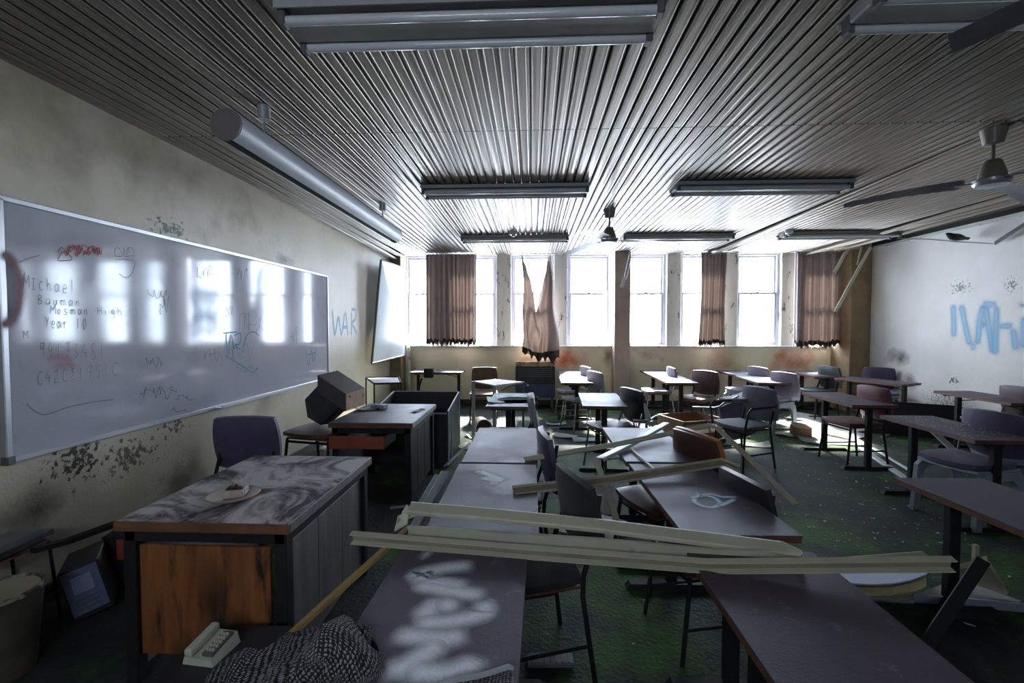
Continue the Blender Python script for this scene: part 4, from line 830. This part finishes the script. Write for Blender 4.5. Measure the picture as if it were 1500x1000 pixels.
# loose seat pad behind the dark worn chair
t = thing('seat_pad', 'pale loose seat pad on the floor right of the second left table', 'cushion', (.42,3.18,0), math.radians(-28))
MB().at((0,0,.035)).cushion(.40,.42,.055,.12,.0).build('cover', F_pale, t, 60); MB().box((0,0,.006),(.36,.38,.012)).build('board', M_edge, t)
# chrome wreck behind the table by the orange chair
t = thing('chair_wreck', 'overturned white and chrome chair frame behind the middle tables', 'chair', (0,0,0))
W_ = lambda x, y, Y: PY(840+x/8.33, 530+y/8.33, Y)
MB().tube([W_(740,800,4.3), W_(735,705,4.3), W_(890,720,4.3), W_(895,810,4.3)], .012, 8).build('leg_frame', M_chr, t, 60)
MB().tube([W_(770,800,4.5), W_(765,735,4.5), W_(880,740,4.5), W_(885,800,4.5)], .010, 8).build('leg_frame', M_chr, t, 60)
m = MB(); m.hull([W_(855,505,4.45), W_(880,500,4.45), W_(945,650,4.45), W_(930,800,4.4), W_(875,720,4.4), W_(860,600,4.55), W_(930,640,4.6)]); m.build('seat_shell', M_tube, t)
MB().tube([W_(940,700,4.4), W_(985,665,4.6), W_(1060,645,4.8)], .010, 6).build('rod', M_chr, t)
# brown crate of rubble under the glaring white table
t = thing('broken_box', 'collapsed brown box lying behind the orange chair', 'box', (2.05,5.95,0), math.radians(20))
M_bx = mat('brown_card', (.20,.10,.055), (.13,.065,.04), rough=.7, scale=5)
for a, b, c_, d_ in ((0,.26,.62,.02),(0,-.26,.62,.02),(.31,0,.02,.52),(-.31,0,.02,.52)): MB().box((a,b,.14),(c_,d_,.28)).build('side', M_bx, t)
MB().box((0,0,.01),(.62,.52,.02)).build('bottom', M_bx, t); MB().box((0,-.34,.20),(.62,.16,.012), rot=(.5,0,0)).build('flap', mat('pale_card', (.36,.28,.2), rough=.7), t)
t = thing('cardboard_box', 'small brown box with a pale lid left of the bright papers', 'box', (3.52,6.10,0), math.radians(-15)); t.scale = (.7,.7,.7)
MB().box((0,0,.10),(.30,.26,.20), bev=.004).build('carton', M_bx, t); MB().box((.02,-.02,.21),(.34,.30,.012), rot=(.12,.05,0)).build('lid', mat('pale_card', (.36,.28,.2), rough=.7), t)
# dark drum with a brown rim near the cabinet
t = thing('paint_tin', 'rusty round tin lying by the pale metal frame', 'tin', (G(706,636,0)).to_tuple(), 0)
m = MB(); m.M = Matrix.Translation((0,0,.11)) @ Matrix.Rotation(PI/2, 4, 'X') @ Matrix.Rotation(.4, 4, 'Y'); m.lathe([(.10,-.10),(.11,-.10),(.11,.10),(.095,.10),(.095,-.09)], 20).build('can', mat('rusty_tin', (.06,.035,.028), (.11,.06,.045), rough=.5, scale=8), t, 40)
m = MB(); m.M = Matrix.Translation((0,0,.11)) @ Matrix.Rotation(PI/2, 4, 'X') @ Matrix.Rotation(.4, 4, 'Y'); m.lathe([(.108,.094),(.116,.098),(.108,.106)], 20, caps=False).build('rim', M_alu, t, 40)
# fallen diffuser and housing at the right
t = thing('fallen_diffuser', 'broken white light diffuser lying between the right front tables', 'diffuser', (0,0,0))
D_ = lambda x, y, z: G(1180+x/4.6875, 790+y/4.6875, z)
M_dif = mat('yellowed_diffuser', (.44,.40,.26), (.36,.32,.2), rough=.4, scale=5); M_bl = mat('bluewhite_plastic', (.58,.64,.80), (.50,.56,.72), rough=.35, scale=4)
pts = [(190,300),(320,312),(470,318),(600,312),(720,290),(830,250)]
m = MB(); a = [D_(x,y,.17) for x,y in pts]; b = [D_(x,y+75,.03) for x,y in pts]
m.grid(lambda u,v: a[round(u*5)].lerp(b[round(u*5)], v), 5, 2, .006).build('side', M_dif, t)
m = MB(); c_ = [D_(x,y,.17) for x,y in ((180,240),(330,250),(480,240),(620,225),(740,215),(840,205))]
m.hull([q_+Vector((0,0,o)) for q_ in a+c_ for o in (.004,.010)]).build('face', M_bl, t)
MB().hull([D_(400,395,.006), D_(830,425,.006), D_(830,385,.05), D_(420,372,.04), D_(800,350,.05)]).build('lip', M_dif, t)
t = thing('fallen_light_housing', 'dented pale metal light housing on the floor under the reddish table', 'light housing', (0,0,0))
MB().hull([D_(740,375,.09), D_(1060,390,.09), D_(1600,450,.09), D_(740,430,.0), D_(1060,445,.0), D_(1600,510,.0)]).build('front_side', M_bl, t)
MB().hull([D_(760,372,.09), D_(1050,268,.10), D_(1480,420,.09), D_(760,378,.08), D_(1050,275,.085), D_(1480,428,.08)]).build('back_plate', M_fix, t)
MB().hull([D_(920,215,.15), D_(1240,110,.34), D_(1260,180,.30), D_(1400,365,.12), D_(1380,380,.10), D_(940,240,.13)]).build('bent_side', M_dif, t)
strip('black metal bar leaning by the fallen light housing', [PY(1440,820,2.12), G(1352,952,.03)], (-.4,-.8,.4), M_dark, [(-.024,-.010),(-.024,.010),(.024,.010),(.024,-.010)], group='bars')
strip('pale short post behind the fallen light housing', [G(1479,856,0)+Vector((0,.2,0)), G(1479,856,0)+Vector((0,.2,.13))], (0,-1,0), M_dif, [(-.012,-.012),(-.012,.012),(.012,.012),(.012,-.012)], group='bars')
# plastic tray near the bottom centre
q = G(806, 971, 0); t = thing('plastic_tray', 'small clear ribbed plastic tray on the dark floor', 'tray', (q.x,q.y,0), math.radians(3))
M_clr = mat('hazy_plastic', (.12,.13,.14), (.2,.21,.22), rough=.2, scale=8)
MB().box((0,0,.012),(.20,.07,.024), bev=.006).build('tray', M_clr, t)
for k in range(7): MB().box((-.08+k*.026,0,.026),(.006,.06,.006)).build('rib', M_clr, t)
# ================================================================ foreground left
t = thing('woven_blanket', 'coarse black and white woven blanket heaped at the bottom left', 'blanket', (0,0,0))
def weave():
    m = bpy.data.materials.new('woven_wool'); N, L = nodes(m); b = N['Principled BSDF']; b.inputs['Roughness'].default_value = .95; b.inputs['Sheen Weight'].default_value = .2
    uv = N.new('ShaderNodeUVMap'); nz = N.new('ShaderNodeTexNoise'); nz.inputs['Scale'].default_value = 9; nz.inputs['Detail'].default_value = 4
    mxv = N.new('ShaderNodeVectorMath'); mxv.operation = 'MULTIPLY_ADD'; mxv.inputs[1].default_value = (.05,.05,0); L.new(uv.outputs[0], nz.inputs[0]); L.new(nz.outputs['Color'], mxv.inputs[0]); L.new(uv.outputs[0], mxv.inputs[2])
    cs = []
    for sc, d in ((75,'X'),(120,'Y')):
        wv = N.new('ShaderNodeTexWave'); wv.bands_direction = d; wv.inputs['Scale'].default_value = sc/6.0; wv.inputs['Distortion'].default_value = 3.5; wv.inputs['Detail'].default_value = 3; wv.inputs['Detail Scale'].default_value = 6; L.new(mxv.outputs[0], wv.inputs[0]); cs.append(wv.outputs['Fac'])
    mu = N.new('ShaderNodeMath'); mu.operation = 'MULTIPLY'; L.new(cs[0], mu.inputs[0]); L.new(cs[1], mu.inputs[1])
    n2 = N.new('ShaderNodeTexNoise'); n2.inputs['Scale'].default_value = 2.3; L.new(uv.outputs[0], n2.inputs[0])
    th = N.new('ShaderNodeMath'); th.operation = 'SUBTRACT'; th.inputs[0].default_value = .72; L.new(n2.outputs[0], th.inputs[1])
    mr = N.new('ShaderNodeMapRange'); L.new(mu.outputs[0], mr.inputs[0]); L.new(th.outputs[0], mr.inputs[1]); ad = N.new('ShaderNodeMath'); ad.operation = 'ADD'; ad.inputs[1].default_value = .22; L.new(th.outputs[0], ad.inputs[0]); L.new(ad.outputs[0], mr.inputs[2])
    mx = N.new('ShaderNodeMix'); mx.data_type = 'RGBA'; mx.inputs[6].default_value = (.03,.027,.028,1); mx.inputs[7].default_value = (.74,.72,.76,1); L.new(mr.outputs[0], mx.inputs[0]); L.new(mx.outputs[2], b.inputs['Base Color'])
    bp = N.new('ShaderNodeBump'); bp.inputs['Strength'].default_value = .9; bp.inputs['Distance'].default_value = .006; L.new(mu.outputs[0], bp.inputs['Height']); L.new(bp.outputs[0], b.inputs['Normal']); return m
M_wool = weave()
def cloth(name, fn, nu, nv, parent, su=1, sv=1):
    m = MB(); uvl = m.bm.loops.layers.uv.verify(); g = [[m.bm.verts.new(fn(i/nu, j/nv)) for j in range(nv+1)] for i in range(nu+1)]
    for i in range(nu):
        for j in range(nv):
            f_ = m.bm.faces.new((g[i][j], g[i+1][j], g[i+1][j+1], g[i][j+1]))
            for lp, q in zip(f_.loops, ((i,j),(i+1,j),(i+1,j+1),(i,j+1))): lp[uvl].uv = (q[0]/nu*su, q[1]/nv*sv)
    bmesh.ops.solidify(m.bm, geom=list(m.bm.faces), thickness=.006)
    return m.build(name, M_wool, parent, 70)
# silhouette of the heap: ridge points, then the cloth falls towards the camera and down to the floor
rid = [(306,996,1.06),(322,975,1.09),(350,960,1.12),(395,950,1.15),(420,925,1.18),(455,922,1.20),(488,912,1.17),(500,903,1.14),(520,910,1.12),(540,930,1.08),(556,958,1.04),(560,985,1.00)]
rp = [PY(*q) for q in rid]
def ridge(u):
    x = u*(len(rp)-1); i = min(int(x), len(rp)-2); return rp[i].lerp(rp[i+1], x-i)
def heap(u, v):
    p_ = ridge(u); drop = p_.z*v**1.7; out = -.42*math.sin(min(1, v*1.05)*PI/2)
    fold = .022*math.sin(u*19+v*3)*v**.5 + .012*math.sin(u*41+v*7)
    x_, y_, z_ = p_.x + .05*(u-.5)*v + fold*.6, p_.y + out*(.55+.1*math.sin(u*5)) + fold, max(.004, p_.z - drop + .012*math.sin(v*14+u*9)*(v < .8))
    k_ = max(0, min(1, (x_+.54)/.05)); zt_ = ZT + .012 + .006*math.sin(v*25+u*20)     # where it lies over the table it rests on the top
    return (x_, y_, z_ + k_*max(0, zt_ - z_))
cloth('front_fall', heap, 46, 26, t, 1.3, 1.6)
def heapb(u, v):
    p_ = ridge(u); return (p_.x - .02*v, p_.y + .10*math.sin(v*PI/2) + .01*math.sin(u*31), max(.004, p_.z*(1-v**1.4)))
cloth('rear_fall', heapb, 46, 14, t, 1.3, .9)
def flap(u, v):   # the folded-over flap lying on the table edge
    p_ = ridge(.50 + .50*u); z_ = p_.z + .014 + .045*math.sin(min(1, v*1.3)*PI)*(.4+.6*math.sin(u*PI)) - .10*v
    return (p_.x - .02*v + .012*math.sin(v*9+u*7), p_.y - .012 - .20*v, max(ZT+.02+.006*math.sin(u*17+v*11) if p_.x > -.5 else .3, z_))
cloth('folded_flap', flap, 26, 20, t, .55, .45)
t2 = thing('woven_cloth', 'edge of a dark knitted cloth draped over the nearest table end', 'cloth', (0,0,0))
def drape(u, v):
    x = -.24 + .225*u; yf = .90 + .075*u; z = ZT + .012 + .016*math.sin(PI*u) + .006*math.sin(v*12+u*8)
    if u > .86: z -= (u-.86)*1.1; x = -.24+.225*.86 + (u-.86)*.35
    return (x, yf + .028*u - .30*v, z)
cloth('knit', drape, 36, 16, t2, .7, .7)
c_ = [drape(i/30, 0) for i in range(27)]; MB().tube([Vector(q)+Vector((0,.002,.004)) for q in c_], .006, 6).build('bound_edge', mat('grey_binding', (.34,.34,.36), rough=.9), t2)
# telephone
t = thing('storage_crate', 'low black crate in the shadow under the telephone', 'crate', (-1.04,1.46,0), math.radians(4))
for a, b, c_, d_ in ((0,.14,.30,.012),(0,-.14,.30,.012),(.144,0,.012,.27),(-.144,0,.012,.27)): MB().box((a,b,.165),(c_,d_,.33), bev=.002).build('side', M_cab, t)
MB().box((0,0,.328),(.31,.30,.012)).build('lid', M_cab, t)
t = thing('telephone', 'cream push-button telephone at the bottom left before the near desk', 'telephone', (-1.09,1.47,.335), math.radians(-6)); t.scale = (.62,.62,.8)
M_ph = mat('cream_phone_plastic', (.52,.52,.42), (.46,.46,.36), rough=.4, scale=5)
MB().hull([(-.09,-.10,0),(.09,-.10,0),(-.09,.10,0),(.09,.10,0),(-.08,-.10,.03),(.08,-.10,.03),(-.08,.09,.055),(.08,.09,.055)]).build('base', M_ph, t)
MB().box((-.05,-.01,.062),(.05,.20,.035), bev=.012, seg=2, rot=(.12,0,0)).build('handset', M_ph, t)
MB().box((.045,-.01,.048),(.062,.15,.014), rot=(.13,0,0)).build('keypad', mat('keypad_grey', (.12,.12,.11), rough=.5), t)
for a in range(3):
    for b in range(5): MB().box((.028+a*.017,-.06+b*.025,.052+b*.0032),(.012,.016,.012), bev=.002).build('key', M_ph, t)
# waste bin
t = thing('waste_bin', 'round beige bin with a dark dirty rim at the lower left edge', 'bin', (-2.21,1.76,0))
MB().lathe([(.10,0),(.130,.34),(.126,.34),(.097,.012)], 28).build('drum', mat('bin_outer', (.05,.042,.032), (.11,.09,.06), rough=.6, scale=4), t, 40)
MB().lathe([(.125,.342),(.096,.016),(.001,.014)], 28, caps=False).build('liner', mat('bin_beige', (.36,.31,.22), (.26,.22,.15), rough=.55, scale=4, spots=[((.06,.05,.04), 9, .62, .1)]), t, 40)
MB().lathe([(.127,.332),(.136,.338),(.136,.352),(.125,.356),(.120,.345)], 28, caps=False).build('rim', mat('bin_rim', (.045,.035,.028), (.30,.27,.22), scale=14, rough=.7, lo=.5, hi=.6), t, 40)
# tipped computer, chair seat, frame bar and drawer by the wall
t = thing('computer_case', 'tipped dark computer case with a bluish front panel by the wall', 'computer', (-2.27,2.20,0), math.radians(38)); t.scale = (.85,.85,.95)
cr = ((0,0,.155),(0,math.radians(-14),0))
MB().at(*cr).box((0,0,0),(.18,.30,.28), bev=.006).build('case', M_cab, t)
M_bp = mat('bluegrey_panel', (.13,.15,.25), (.10,.115,.19), rough=.35, scale=4)
MB().at(*cr).box((0,-.154,.01),(.16,.01,.24), bev=.002).build('front_panel', M_bp, t)
MB().at(*cr).box((.0,-.161,.05),(.09,.006,.09)).build('drive_plate', mat('bright_plate', (.24,.27,.40), rough=.3), t)
MB().at(*cr).box((-.093,0,0),(.01,.22,.2)).build('side_plate', M_bp, t)
for k in range(3): MB().at(*cr).box((0,-.161,-.03-k*.025),(.10,.004,.008)).build('vent_slot', M_cap, t)
t = thing('drawer_pedestal', 'black drawer unit with an orange drawer front wedged behind the near desk', 'drawer unit', (-2.24,2.52,0), math.radians(12))
MB().box((0,0,.145),(.24,.34,.29), bev=.004).build('body', M_cab, t)
MB().box((.03,-.178,.235),(.16,.016,.11), bev=.002).build('drawer', M_drw, t)
MB().box((0,0,.30),(.25,.35,.012)).build('top', M_blk, t)
strip('black metal bar lying along the wall behind the near desk', [PY(48,806,1.95), PY(100,792,2.1), PY(172,766,2.25)], (0,-.4,.9), M_blk, [(-.015,-.012),(-.015,.012),(.015,.012),(.015,-.012)], group='bars')
o = chair('low', F_blk, M_blk, 'black backless chair at the left frame edge by the wall', 20, 800, .45, (1,0), group='chairs near the whiteboard'); o.location = (-2.42,1.93,0); o.rotation_euler = (0,0,math.radians(6)); o.scale = (.5,.8,1.02)
